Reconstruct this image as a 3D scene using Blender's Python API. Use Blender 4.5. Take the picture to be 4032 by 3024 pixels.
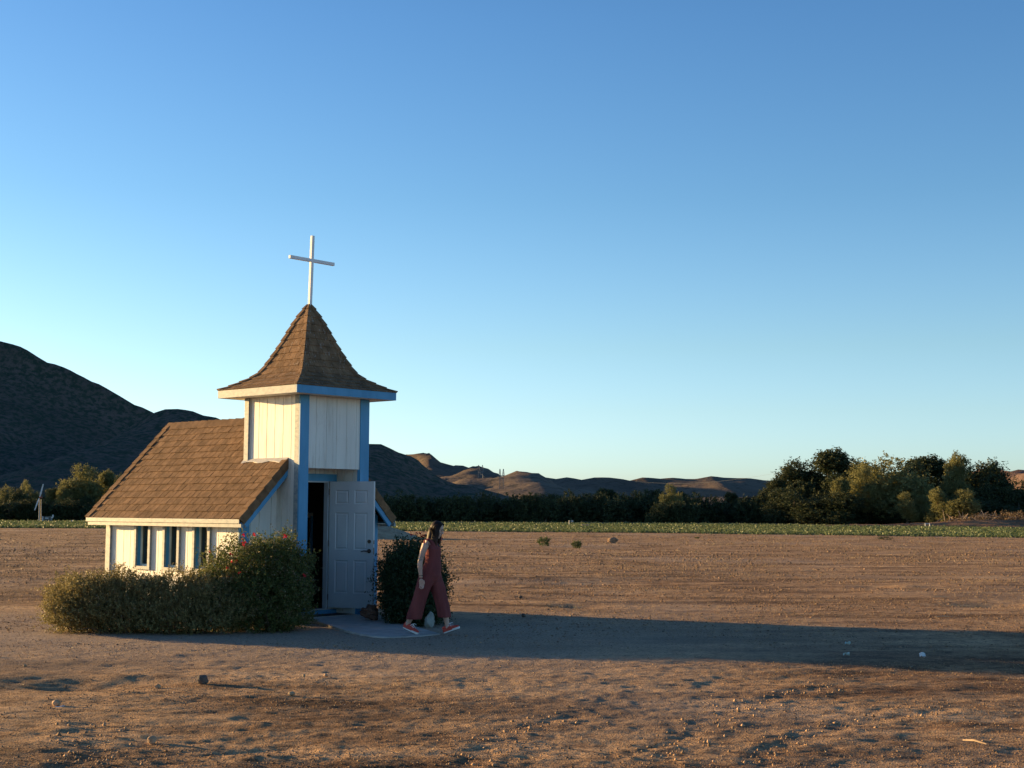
import bpy, math, random
import numpy as np
from mathutils import Vector, Matrix
R = math.radians
rng = np.random.default_rng(7)
random.seed(7)
scene = bpy.context.scene
for o in list(bpy.data.objects):
    bpy.data.objects.remove(o)
COL = scene.collection

# ------------------------------------------------------------------ camera
F_PX, PITCH, ROLL, YAW = 5500.0, 0.0901630, -0.00463644, 0.84534763
CAM_H = 1.76
_r0 = Vector((1, 0, 0)); _u0 = Vector((0, -math.sin(PITCH), math.cos(PITCH))); _f0 = Vector((0, math.cos(PITCH), math.sin(PITCH)))
_rt = _r0 * math.cos(ROLL) - _u0 * math.sin(ROLL)
_up = _r0 * math.sin(ROLL) + _u0 * math.cos(ROLL)
cam_data = bpy.data.cameras.new('camera')
cam = bpy.data.objects.new('camera', cam_data); COL.objects.link(cam)
cam_data.sensor_width = 36; cam_data.sensor_fit = 'HORIZONTAL'; cam_data.lens = F_PX / 4032 * 36
cam_data.clip_start = 0.5; cam_data.clip_end = 20000
M = Matrix(((_rt.x, _up.x, -_f0.x, 0), (_rt.y, _up.y, -_f0.y, 0), (_rt.z, _up.z, -_f0.z, CAM_H), (0, 0, 0, 1)))
cam.matrix_world = M
scene.camera = cam
def at(px, py, Y):
    """world point seen at photo pixel (px, py) at distance Y ahead"""
    X = (px - 2016) / F_PX; Z = -(py - 1512) / F_PX
    d = _f0 + _rt * X + _up * Z
    t = Y / d.y
    return Vector((d.x * t, Y, CAM_H + d.z * t))
def on_ground(px, py, z=0.0):
    X = (px - 2016) / F_PX; Z = -(py - 1512) / F_PX
    d = _f0 + _rt * X + _up * Z
    t = (z - CAM_H) / d.z
    return Vector((d.x * t, d.y * t, z))

# ------------------------------------------------------------------ light
SUN_EL = 6.5
TO_SUN = Vector((-0.895, 0.445, 0)).normalized() * math.cos(R(SUN_EL)) + Vector((0, 0, math.sin(R(SUN_EL))))
world = bpy.data.worlds.new("World"); scene.world = world; world.use_nodes = True
wn = world.node_tree.nodes; wl = world.node_tree.links
bg = wn['Background']
sky = wn.new('ShaderNodeTexSky'); sky.sky_type = 'NISHITA'; sky.sun_disc = False
sky.sun_elevation = R(SUN_EL)
sky.sun_rotation = math.atan2(TO_SUN.x, TO_SUN.y)
sky.altitude = 0; sky.air_density = 1.0; sky.dust_density = 0.6; sky.ozone_density = 2.0
# the clear desert air of the photograph: deeper blue overhead, pale cyan down to the horizon
_tc = wn.new('ShaderNodeTexCoord'); _sx = wn.new('ShaderNodeSeparateXYZ'); _rp = wn.new('ShaderNodeValToRGB'); _mx = wn.new('ShaderNodeMix')
wl.new(_tc.outputs['Generated'], _sx.inputs[0]); wl.new(_sx.outputs[2], _rp.inputs[0])
_e = _rp.color_ramp.elements; _e[0].position = 0.0; _e[0].color = (.80, 1.08, 2.2, 1); _e[1].position = 1.0; _e[1].color = (.20, .36, .60, 1)
for _p, _c in [(.03, (.77, 1.08, 1.96)), (.07, (.74, .95, 1.42)), (.115, (.69, .865, 1.12)), (.22, (.52, .745, .98)), (.34, (.43, .67, .95)), (.42, (.36, .58, .85)), (.55, (.24, .42, .66))]:
    _q = _e.new(_p); _q.color = (*_c, 1)
_mx.data_type = 'RGBA'; _mx.blend_type = 'MULTIPLY'; _mx.inputs[0].default_value = 1
wl.new(sky.outputs[0], _mx.inputs[6]); wl.new(_rp.outputs[0], _mx.inputs[7]); wl.new(_mx.outputs[2], bg.inputs[0])
bg.inputs[1].default_value = 0.122
sd = bpy.data.lights.new('sun', 'SUN'); sd.energy = 5.0; sd.angle = R(0.5); sd.color = (1.0, 0.635, 0.26)
sun = bpy.data.objects.new('sun', sd); COL.objects.link(sun)
sun.rotation_euler = TO_SUN.to_track_quat('Z', 'Y').to_euler()
scene.view_settings.view_transform = 'Standard'; scene.view_settings.look = 'None'
scene.view_settings.exposure = 1.3; scene.view_settings.gamma = 1

# ------------------------------------------------------------------ helpers
def link(o): COL.objects.link(o); return o
def tag(o, label=None, cat=None, group=None, kind=None):
    if label: o['label'] = label
    if cat: o['category'] = cat
    if group: o['group'] = group
    if kind: o['kind'] = kind
    return o
def empty(name, loc=(0, 0, 0), rz=0.0):
    o = bpy.data.objects.new(name, None); link(o); o.location = loc; o.rotation_euler = (0, 0, rz)
    o.empty_display_size = 0.2
    return o
def mesh_np(name, V, Fc, mat, parent=None, smooth=False):
    """V (n,3) array, Fc (m,k) array of equal-size faces"""
    me = bpy.data.meshes.new(name)
    V = np.asarray(V, np.float32); Fc = np.asarray(Fc, np.int32)
    me.vertices.add(len(V)); me.vertices.foreach_set('co', V.ravel())
    k = Fc.shape[1]
    me.loops.add(Fc.size); me.loops.foreach_set('vertex_index', Fc.ravel())
    me.polygons.add(len(Fc)); me.polygons.foreach_set('loop_start', np.arange(0, Fc.size, k, dtype=np.int32))
    me.polygons.foreach_set('loop_total', np.full(len(Fc), k, np.int32))
    if smooth: me.polygons.foreach_set('use_smooth', np.ones(len(Fc), bool))
    me.update(calc_edges=True); me.validate()
    if mat: me.materials.append(mat)
    o = bpy.data.objects.new(name, me); link(o); o.parent = parent
    return o
class MB:
    def __init__(s): s.v = []; s.f = []; s.m = []
    def add(s, vs, fs, mi=0):
        b = len(s.v); s.v += [tuple(p) for p in vs]; s.f += [tuple(b + i for i in f) for f in fs]; s.m += [mi] * len(fs)
    def box(s, x0, x1, y0, y1, z0, z1, mi=0):
        s.add([(x0, y0, z0), (x1, y0, z0), (x1, y1, z0), (x0, y1, z0), (x0, y0, z1), (x1, y0, z1), (x1, y1, z1), (x0, y1, z1)],
              [(0, 3, 2, 1), (4, 5, 6, 7), (0, 1, 5, 4), (1, 2, 6, 5), (2, 3, 7, 6), (3, 0, 4, 7)], mi)
    def hexa(s, p, mi=0):   # 8 pts ordered like box
        s.add(p, [(0, 3, 2, 1), (4, 5, 6, 7), (0, 1, 5, 4), (1, 2, 6, 5), (2, 3, 7, 6), (3, 0, 4, 7)], mi)
    def slab(s, a, b, c, d, n, t, mi=0):   # quad a,b,c,d thickened by t against n
        n = Vector(n).normalized() * t
        lo = [Vector(q) - n for q in (a, b, c, d)]; hi = [Vector(q) for q in (a, b, c, d)]
        s.hexa(lo + hi, mi)
    def prism(s, poly, z0, z1, mi=0):
        n = len(poly)
        z1f = z1 if callable(z1) else (lambda x, y: z1)
        vs = [(x, y, z0) for x, y in poly] + [(x, y, z1f(x, y)) for x, y in poly]
        s.add(vs, [tuple(reversed(range(n))), tuple(range(n, 2 * n))] + [(i, (i + 1) % n, n + (i + 1) % n, n + i) for i in range(n)], mi)
    def tube(s, pts, rad, n=8, mi=0, cap=True):
        pts = [Vector(p) for p in pts]
        if not hasattr(rad, '__len__'): rad = [rad] * len(pts)
        rings = []; ref = Vector((0.31, 0.17, 0.93))
        for i, p in enumerate(pts):
            d = (pts[min(i + 1, len(pts) - 1)] - pts[max(i - 1, 0)]).normalized()
            if abs(d.dot(ref)) > 0.95: ref = Vector((0.93, 0.31, 0.17))
            a = d.cross(ref).normalized(); b = d.cross(a)
            rings.append([p + (a * math.cos(2 * math.pi * k / n) + b * math.sin(2 * math.pi * k / n)) * rad[i] for k in range(n)])
        base = len(s.v); vs = [q for r_ in rings for q in r_]; fs = []
        for i in range(len(pts) - 1):
            for k in range(n):
                fs.append((i * n + k, i * n + (k + 1) % n, (i + 1) * n + (k + 1) % n, (i + 1) * n + k))
        if cap: fs += [tuple(reversed(range(n))), tuple((len(pts) - 1) * n + k for k in range(n))]
        s.add(vs, fs, mi)
    def loft(s, rings, n=20, mi=0):
        """rings: (cx,cy,cz,rx,ry[,tiltx]) horizontal ellipses, optional tilt about y"""
        vs = []; 
        for r_ in rings:
            cx, cy, cz, rx, ry = r_[:5]; tl = r_[5] if len(r_) > 5 else 0; wv = r_[6] if len(r_) > 6 else 0
            for k in range(n):
                a = 2 * math.pi * k / n; w = 1 + wv * (.6 * math.sin(a * 5 + cz * 3) + .4 * math.sin(a * 9 - cz * 5))
                dx = rx * w * math.cos(a)
                vs.append((cx + dx * math.cos(tl), cy + ry * w * math.sin(a), cz + dx * math.sin(tl)))
        fs = [(i * n + k, i * n + (k + 1) % n, (i + 1) * n + (k + 1) % n, (i + 1) * n + k) for i in range(len(rings) - 1) for k in range(n)]
        fs += [tuple(reversed(range(n))), tuple((len(rings) - 1) * n + k for k in range(n))]
        s.add(vs, fs, mi)
    def ell(s, c, r_, rot=None, nu=14, nv=10, mi=0):
        vs = []; fs = []
        for j in range(nv + 1):
            th = math.pi * j / nv
            for i in range(nu):
                ph = 2 * math.pi * i / nu
                p = Vector((r_[0] * math.sin(th) * math.cos(ph), r_[1] * math.sin(th) * math.sin(ph), r_[2] * math.cos(th)))
                if rot: p = rot @ p
                vs.append(p + Vector(c))
        for j in range(nv):
            for i in range(nu): fs.append((j * nu + i, (j + 1) * nu + i, (j + 1) * nu + (i + 1) % nu, j * nu + (i + 1) % nu))
        s.add(vs, fs, mi)
    def build(s, name, mats, parent=None, smooth=False, bevel=0.0):
        me = bpy.data.meshes.new(name); me.from_pydata(s.v, [], s.f); me.update()
        if not isinstance(mats, (list, tuple)): mats = [mats]
        for m in mats: me.materials.append(m)
        me.polygons.foreach_set('material_index', s.m)
        if smooth: me.polygons.foreach_set('use_smooth', [True] * len(s.f))
        o = bpy.data.objects.new(name, me); link(o); o.parent = parent
        if bevel:
            b = o.modifiers.new('bevel', 'BEVEL'); b.width = bevel; b.segments = 2; b.limit_method = 'ANGLE'
        return o
# value noise ------------------------------------------------------
_perm = np.random.default_rng(3).random((256, 256))
def vnoise(x, y):
    xi = np.floor(x).astype(int); yi = np.floor(y).astype(int); fx = x - xi; fy = y - yi
    fx = fx * fx * (3 - 2 * fx); fy = fy * fy * (3 - 2 * fy)
    g = lambda a, b: _perm[a & 255, b & 255]
    return (g(xi, yi) * (1 - fx) + g(xi + 1, yi) * fx) * (1 - fy) + (g(xi, yi + 1) * (1 - fx) + g(xi + 1, yi + 1) * fx) * fy
def fbm(x, y, oct=4, gain=0.5):
    s = 0; a = 1; n = 0
    for i in range(oct):
        s = s + a * (vnoise(x * 2 ** i + 17.3 * i, y * 2 ** i - 9.1 * i) - 0.5); n += a; a *= gain
    return s / n
# materials --------------------------------------------------------
def nodemat(name):
    m = bpy.data.materials.new(name); m.use_nodes = True
    nt = m.node_tree; return m, nt, nt.nodes, nt.links, nt.nodes['Principled BSDF']
def ramp(nd, pos_cols):
    r_ = nd.new('ShaderNodeValToRGB'); e = r_.color_ramp.elements
    while len(e) > 1: e.remove(e[-1])
    e[0].position = pos_cols[0][0]; e[0].color = (*pos_cols[0][1], 1)
    for p, c in pos_cols[1:]:
        q = e.new(p); q.color = (*c, 1)
    return r_
def noise(nd, ln, scale, detail=4, rough=0.55, coord='Object', stretch=None, dist=0.0):
    tc = nd.new('ShaderNodeTexCoord'); mp = nd.new('ShaderNodeMapping'); nz = nd.new('ShaderNodeTexNoise')
    ln.new(tc.outputs[coord], mp.inputs[0]); ln.new(mp.outputs[0], nz.inputs['Vector'])
    if stretch: mp.inputs['Scale'].default_value = stretch
    nz.inputs['Scale'].default_value = scale; nz.inputs['Detail'].default_value = detail
    nz.inputs['Roughness'].default_value = rough; nz.inputs['Distortion'].default_value = dist
    return nz.outputs['Fac']
def mat_simple(name, ca, cb, rough=0.8, scale=6, bump=0.0, bscale=40, stretch=None, spec=0.5, island=0.0, lo=.35, hi=.65, metallic=0.0, detail=5):
    m, nt, nd, ln, bs = nodemat(name)
    n = noise(nd, ln, scale, detail, stretch=stretch)
    r_ = ramp(nd, [(lo, ca), (hi, cb)]); ln.new(n, r_.inputs[0]); out = r_.outputs[0]
    if island:
        ge = nd.new('ShaderNodeNewGeometry'); mr = nd.new('ShaderNodeMapRange')
        mr.inputs['To Min'].default_value = 1 - island; mr.inputs['To Max'].default_value = 1 + island
        ln.new(ge.outputs['Random Per Island'], mr.inputs['Value'])
        hs = nd.new('ShaderNodeHueSaturation'); ln.new(out, hs.inputs['Color']); ln.new(mr.outputs[0], hs.inputs['Value']); out = hs.outputs[0]
    ln.new(out, bs.inputs['Base Color'])
    bs.inputs['Roughness'].default_value = rough; bs.inputs['Specular IOR Level'].default_value = spec
    bs.inputs['Metallic'].default_value = metallic
    if bump:
        b = nd.new('ShaderNodeBump'); b.inputs['Strength'].default_value = 1; b.inputs['Distance'].default_value = bump
        ln.new(noise(nd, ln, bscale, 4, stretch=stretch), b.inputs['Height']); ln.new(b.outputs[0], bs.inputs['Normal'])
    return m
def mat_leaf(name, cols, trans=0.25, rough=0.55, spec=0.3):
    m, nt, nd, ln, bs = nodemat(name)
    ge = nd.new('ShaderNodeNewGeometry')
    r_ = ramp(nd, [(i / (len(cols) - 1), c) for i, c in enumerate(cols)])
    n = noise(nd, ln, 1.3, 3); mx = nd.new('ShaderNodeMath'); mx.operation = 'MULTIPLY_ADD'
    mx.inputs[1].default_value = 0.65; 
    ma = nd.new('ShaderNodeMath'); ma.operation = 'MULTIPLY'; ma.inputs[1].default_value = 0.4
    ln.new(n, ma.inputs[0]); ln.new(ge.outputs['Random Per Island'], mx.inputs[0]); ln.new(ma.outputs[0], mx.inputs[2])
    ln.new(mx.outputs[0], r_.inputs[0]); ln.new(r_.outputs[0], bs.inputs['Base Color'])
    bs.inputs['Roughness'].default_value = rough; bs.inputs['Specular IOR Level'].default_value = spec
    tr = nd.new('ShaderNodeBsdfTranslucent'); ln.new(r_.outputs[0], tr.inputs[0])
    ms = nd.new('ShaderNodeMixShader'); ms.inputs[0].default_value = trans
    ln.new(bs.outputs[0], ms.inputs[1]); ln.new(tr.outputs[0], ms.inputs[2]); ln.new(ms.outputs[0], nd['Material Output'].inputs[0])
    return m

WHITE = mat_simple('white_siding_paint', (.68, .66, .59), (.79, .77, .69), .55, 3, .0012, 60, (1, 1, .15), island=.03)
def weather(m, col, sc, lo, amt, stretch):
    nt = m.node_tree; nd = nt.nodes; ln = nt.links; bs = nd['Principled BSDF']; src = bs.inputs['Base Color'].links[0].from_socket
    r_ = ramp(nd, [(lo, (0, 0, 0)), (lo + .16, (amt, amt, amt))]); ln.new(noise(nd, ln, sc, 6, .7, stretch=stretch), r_.inputs[0])
    mx = nd.new('ShaderNodeMix'); mx.data_type = 'RGBA'; ln.new(r_.outputs[0], mx.inputs[0]); ln.new(src, mx.inputs[6]); mx.inputs[7].default_value = (*col, 1)
    ln.new(mx.outputs[2], bs.inputs['Base Color'])
weather(WHITE, (.40, .34, .26), 11, .52, .45, (1, 1, .10)); weather(WHITE, (.36, .30, .22), 3, .58, .35, (1, 1, .6))
BLUE = mat_simple('blue_trim_paint', (.045, .24, .43), (.075, .31, .53), .5, 4, .0008, 50, (1, 1, .3), spec=.5)
weather(BLUE, (.30, .36, .38), 14, .60, .4, (1, 1, .25))
SUNBLUE = mat_simple('sunlit_blue_trim_paint', (.13, .18, .21), (.31, .34, .32), .6, 9, .001, 50, (1, 1, 2.2), spec=.7, lo=.3, hi=.6)  # the blue trim again, with its pale sun sheen put into the colour
DOORW = mat_simple('door_white_enamel', (.50, .53, .55), (.58, .61, .62), .35, 2)
SHING = mat_simple('brown_asphalt_shingle', (.15, .088, .046), (.25, .152, .082), .93, 7, .004, 220, island=.17, spec=.2)
RUNDER = mat_simple('roof_felt', (.03, .02, .014), (.05, .035, .02), .95, 9)
GLASS = mat_simple('dark_window_glass', (.012, .014, .012), (.03, .034, .025), .06, 5, spec=.8)
CONC = mat_simple('grey_concrete', (.30, .285, .26), (.42, .40, .37), .9, 5, .002, 90)
METAL = mat_simple('dark_bronze_metal', (.10, .07, .05), (.16, .12, .09), .35, 20, metallic=.8)
GALV = mat_simple('galvanised_flashing', (.45, .45, .42), (.58, .56, .50), .5, 14, .003, 18)
DKWOOD_SHADE = mat_simple('dark_wood_and_room_shade', (.035, .022, .015), (.07, .045, .03), .6, 6, stretch=(1, 1, .2))  # wood of floor and pews; on the lining its dark stands for shade
MATM = mat_simple('brown_door_mat', (.03, .022, .016), (.055, .04, .03), .95, 60)
BARK = mat_simple('grey_brown_bark', (.09, .06, .04), (.18, .13, .09), .9, 12, .01, 30)

# ------------------------------------------------------------------ ground
def hground(x, y):
    near = np.clip(1.6 - y / 90.0, 0.15, 1.0)
    h = 0.08 * fbm(x / 9, y / 7, 3) * np.clip(np.hypot(x + 2.4, y - 23.5) / 9 - .45, 0, 1)
    h += 0.032 * fbm(x / 1.7 + 5, y / 1.1 + 9, 5, .6) * np.clip(np.hypot((x + 2.6) / 1.5, y - 22) / 4.0 - .35, 0.12, 1)
    cl = fbm(x / .42 + 3, y / .30 + 7, 5, .68)
    patch = np.clip(fbm(x / 4.5 + 40, y / 2.6 + 11, 3) * 5 + .45, 0, 1)
    h += (0.011 + 0.027 * patch) * cl * np.clip(np.hypot((x + 2.6) / 1.5, y - 22) / 4.0 - .5, 0.08, 1)
    h += 0.024 * fbm(x / .15, y / .11, 3, .6) * np.clip(1.3 - y / 40, 0, 1)
    # shallow hollows
    for hx, hy, rx, ry, d in HOLL:
        q = ((x - hx) / rx) ** 2 + ((y - hy) / ry) ** 2
        h += .6 * d * np.exp(-q * 1.6)
    return h
HOLL = []
for px, py, rx, ry, d in [(330, 2690, .9, .55, -.14), (2290, 2385, .6, .8, -.10), (540, 2665, .7, .3, .06), (3560, 2310, .5, .6, .07),
                          (3900, 2385, .9, .8, -.10), (950, 2960, .35, .2, -.07), (1000, 2985, .3, .2, .05), (3450, 2310, .5, .6, -.08), (2500, 2290, 3.0, 2.2, -.10), (2100, 2275, 2.5, 1.8, .08)]:
    g = on_ground(px, py); HOLL.append((g.x, g.y, rx, ry, d))
# tyre ruts running away from the lower edge of the picture
RUTS = [[on_ground(*p) for p in l] for l in ([(260, 3020), (330, 2900), (350, 2840)], [(440, 3020), (370, 2940), (330, 2880)],
        [(1850, 3020), (1960, 2900), (2080, 2860), (2350, 2800)], [(2560, 3020), (2700, 2900), (2900, 2780), (3300, 2690)],
        [(3000, 3020), (3050, 2940), (3300, 2850), (3700, 2790)])]
def ruts(x, y):
    h = np.zeros_like(x)
    for l in RUTS:
        dmin = np.full_like(x, 9.0)
        for a, b in zip(l[:-1], l[1:]):
            ab = np.array([b.x - a.x, b.y - a.y]); L = (ab ** 2).sum()
            t = np.clip(((x - a.x) * ab[0] + (y - a.y) * ab[1]) / L, 0, 1)
            dmin = np.minimum(dmin, np.hypot(x - a.x - t * ab[0], y - a.y - t * ab[1]))
        h += (-0.012 * np.exp(-(dmin / .10) ** 2) + 0.01 * np.exp(-((dmin - .2) / .09) ** 2)) * (1.2 * vnoise(x * 9, y * 9) - .3)
    return h
ys = [-60, -20, 0, 5]
y = 7.5
while y < 70: ys.append(y); y *= 1.0042
while y < 320: ys.append(y); y *= 1.02
ys += [400, 600, 1000, 2000, 4000, 9000]
ys = np.array(ys); nc = 420
tt = np.linspace(-1, 1, nc); tt = np.sign(tt) * (np.abs(tt) * .42 + np.abs(tt) ** 9 * 3.0)
YY, TT = np.meshgrid(ys, tt, indexing='ij')
XX = TT * np.maximum(np.abs(YY), 7.5)
ZZ = hground(XX, YY) + ruts(XX, YY)
ZZ[YY > 330] = 0; ZZ[YY < 6] = 0
idx = np.arange(XX.size).reshape(XX.shape)
Fq = np.stack([idx[:-1, :-1], idx[:-1, 1:], idx[1:, 1:], idx[1:, :-1]], -1).reshape(-1, 4)
def mat_ground():
    m, nt, nd, ln, bs = nodemat('dry_ploughed_dirt')
    a = noise(nd, ln, .45, 6, .6, stretch=(.6, 1, 1)); b = noise(nd, ln, 3.2, 6, .65); c = noise(nd, ln, 26, 4, .7); e = noise(nd, ln, .11, 3, .5)
    r1 = ramp(nd, [(.34, (.21, .13, .075)), (.45, (.41, .27, .155)), (.55, (.50, .33, .185)), (.68, (.60, .42, .255))]); ln.new(a, r1.inputs[0])
    r2 = ramp(nd, [(.33, (.38, .33, .32)), (.46, (.9, .88, .86)), (.56, (1.0, 1.0, 1.0)), (.68, (1.3, 1.25, 1.18))]); ln.new(b, r2.inputs[0])
    r3 = ramp(nd, [(.3, (.45, .42, .40)), (.5, (1, 1, 1)), (.72, (1.4, 1.35, 1.28))]); ln.new(c, r3.inputs[0])
    m1 = nd.new('ShaderNodeMix'); m1.data_type = 'RGBA'; m1.blend_type = 'MULTIPLY'; m1.inputs[0].default_value = .9
    ln.new(r1.outputs[0], m1.inputs[6]); ln.new(r2.outputs[0], m1.inputs[7])
    m2 = nd.new('ShaderNodeMix'); m2.data_type = 'RGBA'; m2.blend_type = 'MULTIPLY'; m2.inputs[0].default_value = .75
    ln.new(m1.outputs[2], m2.inputs[6]); ln.new(r3.outputs[0], m2.inputs[7])
    r4 = ramp(nd, [(.36, (.35, .31, .30)), (.47, (.9, .9, .9)), (.60, (1.08, 1.06, 1.04))]); ln.new(noise(nd, ln, 9.5, 5, .7, stretch=(.7, 1, 1)), r4.inputs[0])
    r5 = ramp(nd, [(.36, (.36, .30, .27)), (.45, (.74, .70, .68)), (.51, (1, 1, 1)), (.64, (1.2, 1.17, 1.12))]); ln.new(noise(nd, ln, .9, 5, .6, stretch=(.4, 1, 1)), r5.inputs[0])
    for rx_, fc_ in ((r4, .85), (r5, .9)):
        mq = nd.new('ShaderNodeMix'); mq.data_type = 'RGBA'; mq.blend_type = 'MULTIPLY'; mq.inputs[0].default_value = fc_
        ln.new(m2.outputs[2], mq.inputs[6]); ln.new(rx_.outputs[0], mq.inputs[7]); m2 = mq
    # greyer compacted gravel round the chapel
    tc = nd.new('ShaderNodeTexCoord'); sp = nd.new('ShaderNodeSeparateXYZ'); ln.new(tc.outputs['Object'], sp.inputs[0])
    vm = nd.new('ShaderNodeVectorMath'); vm.operation = 'DISTANCE'; mp = nd.new('ShaderNodeMapping')
    mp.inputs['Scale'].default_value = (.55, 1, 1); ln.new(tc.outputs['Object'], mp.inputs[0]); ln.new(mp.outputs[0], vm.inputs[0])
    vm.inputs[1].default_value = (-3.2 * .55, 20.2, 0)
    mr = nd.new('ShaderNodeMapRange'); mr.inputs['From Min'].default_value = 2.0; mr.inputs['From Max'].default_value = 6.0
    mr.inputs['To Min'].default_value = .85; mr.inputs['To Max'].default_value = 0.0
    ln.new(vm.outputs['Value'], mr.inputs[0])
    mf = nd.new('ShaderNodeMath'); mf.operation = 'ADD'; ln.new(mr.outputs[0], mf.inputs[0])
    rg = ramp(nd, [(.5, (0, 0, 0)), (.68, (.6, .6, .6))]); ln.new(e, rg.inputs[0]); ln.new(rg.outputs[0], mf.inputs[1])
    m3 = nd.new('ShaderNodeMix'); m3.data_type = 'RGBA'; m3.clamp_factor = True
    ln.new(mf.outputs[0], m3.inputs[0]); ln.new(m2.outputs[2], m3.inputs[6])
    m4 = nd.new('ShaderNodeMix'); m4.data_type = 'RGBA'; m4.blend_type = 'MULTIPLY'; m4.inputs[0].default_value = 1
    m4.inputs[6].default_value = (.42, .33, .255, 1); ln.new(r3.outputs[0], m4.inputs[7]); ln.new(m4.outputs[2], m3.inputs[7])
    ln.new(m3.outputs[2], bs.inputs['Base Color'])
    bs.inputs['Roughness'].default_value = .97; bs.inputs['Specular IOR Level'].default_value = .15
    bp = nd.new('ShaderNodeBump'); bp.inputs['Strength'].default_value = 1; bp.inputs['Distance'].default_value = .035
    ad = nd.new('ShaderNodeMath'); ad.operation = 'ADD'; ln.new(noise(nd, ln, 16, 4, .7), ad.inputs[0]); ln.new(noise(nd, ln, 60, 2, .6), ad.inputs[1])
    ln.new(ad.outputs[0], bp.inputs['Height']); ln.new(bp.outputs[0], bs.inputs['Normal'])
    return m
GROUND = mat_ground()
g = mesh_np('ground', np.stack([XX, YY, ZZ], -1).reshape(-1, 3), Fq, GROUND, smooth=True); tag(g, kind='structure')
def gz(x, y):
    X = np.array([float(x)]); Y = np.array([float(y)]); return float((hground(X, Y) + ruts(X, Y))[0])

# clods, pebbles and straw bits nobody could count
def clods(name, n, y0, y1, smin, smax, mat, spread=.4, power=1.0, flat=.7):
    u = rng.random(n) ** power; Y = y0 * (y1 / y0) ** u; X = (rng.random(n) * 2 - 1) * spread * Y
    den = fbm(X / 2.5 + 40, Y / 1.6 + 11, 3); keep = rng.random(n) < np.clip(.55 + den * 3, .08, 1)
    inb = (X > -5.4) & (X < -.4) & (Y > 20.0) & (Y < 27); keep &= ~inb
    X = X[keep]; Y = Y[keep]; n = len(X)
    s = smin * (smax / smin) ** (rng.random(n) ** 2.8) * np.clip(Y / 26, .7, 2.2); Z = hground(X, Y) + ruts(X, Y) + s * .25
    base = np.array([[1, 0, 0], [0, 1, 0], [-1, 0, 0], [0, -1, 0], [0, 0, 1], [0, 0, -1]], float)
    P = base[None] * (s[:, None, None] * (0.6 + .8 * rng.random((n, 6, 1)))) * np.array([1, 1, flat])
    P += rng.normal(0, .18, (n, 6, 3)) * s[:, None, None]
    a = rng.random(n) * 6.28; c_, s_ = np.cos(a)[:, None], np.sin(a)[:, None]
    Px = P[..., 0] * c_ - P[..., 1] * s_; Py = P[..., 0] * s_ + P[..., 1] * c_
    P = np.stack([Px + X[:, None], Py + Y[:, None], P[..., 2] + Z[:, None]], -1).reshape(-1, 3)
    f = np.array([[0, 1, 4], [1, 2, 4], [2, 3, 4], [3, 0, 4], [1, 0, 5], [2, 1, 5], [3, 2, 5], [0, 3, 5]])
    return mesh_np(name, P, (f[None] + 6 * np.arange(n)[:, None, None]).reshape(-1, 3), mat)
CLOD = mat_simple('crumbled_dirt', (.24, .15, .085), (.44, .29, .175), .95, 8, island=.35)
DKCL = mat_simple('dark_crumbled_dirt', (.15, .095, .055), (.34, .22, .13), .95, 3, island=.5)
PEB = mat_simple('pale_pebble', (.28, .22, .165), (.44, .36, .28), .85, 8, island=.3)
tag(clods('dirt_clods', 190000, 8.5, 60, .003, .017, DKCL), kind='stuff', cat='dirt clods', label='small brown clods of dirt strewn over the bare field')
tag(clods('dirt_clods', 120000, 18, 115, .005, .026, DKCL, power=.8, flat=.6), kind='stuff', cat='dirt clods', label='coarse dark clods and weed stubs over the far part of the bare field')
tag(clods('gravel', 9000, 9, 45, .004, .014, PEB), kind='stuff', cat='gravel', label='small pale pebbles and straw bits scattered over the dirt')

def track_clods():
    rs = np.random.default_rng(77); P = []
    for l in RUTS:
        for a, b in zip(l[:-1], l[1:]):
            n = int((b - a).length * 55); t = rs.random(n); off = rs.normal(0, .16, n) ; d = (b - a).normalized()
            for ti, o_ in zip(t, off):
                q = a.lerp(b, ti); P.append((q.x - d.y * o_, q.y + d.x * o_))
    P = np.array(P); n = len(P); s_ = .004 + .014 * rs.random(n) ** 2.5; Z = hground(P[:, 0], P[:, 1]) + ruts(P[:, 0], P[:, 1]) + s_ * .4
    base = np.array([[1, 0, 0], [0, 1, 0], [-1, 0, 0], [0, -1, 0], [0, 0, 1], [0, 0, -1]], float)
    V = base[None] * s_[:, None, None] * (.6 + .8 * rs.random((n, 6, 1))) + rs.normal(0, .2, (n, 6, 3)) * s_[:, None, None]
    V = (V + np.stack([P[:, 0], P[:, 1], Z], -1)[:, None]).reshape(-1, 3)
    f = np.array([[0, 1, 4], [1, 2, 4], [2, 3, 4], [3, 0, 4], [1, 0, 5], [2, 1, 5], [3, 2, 5], [0, 3, 5]])
    return mesh_np('dirt_clods', V, (f[None] + 6 * np.arange(n)[:, None, None]).reshape(-1, 3), CLOD)
tag(track_clods(), kind='stuff', cat='dirt clods', label='crumbled clods churned up along faint tyre tracks in the foreground')
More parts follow.
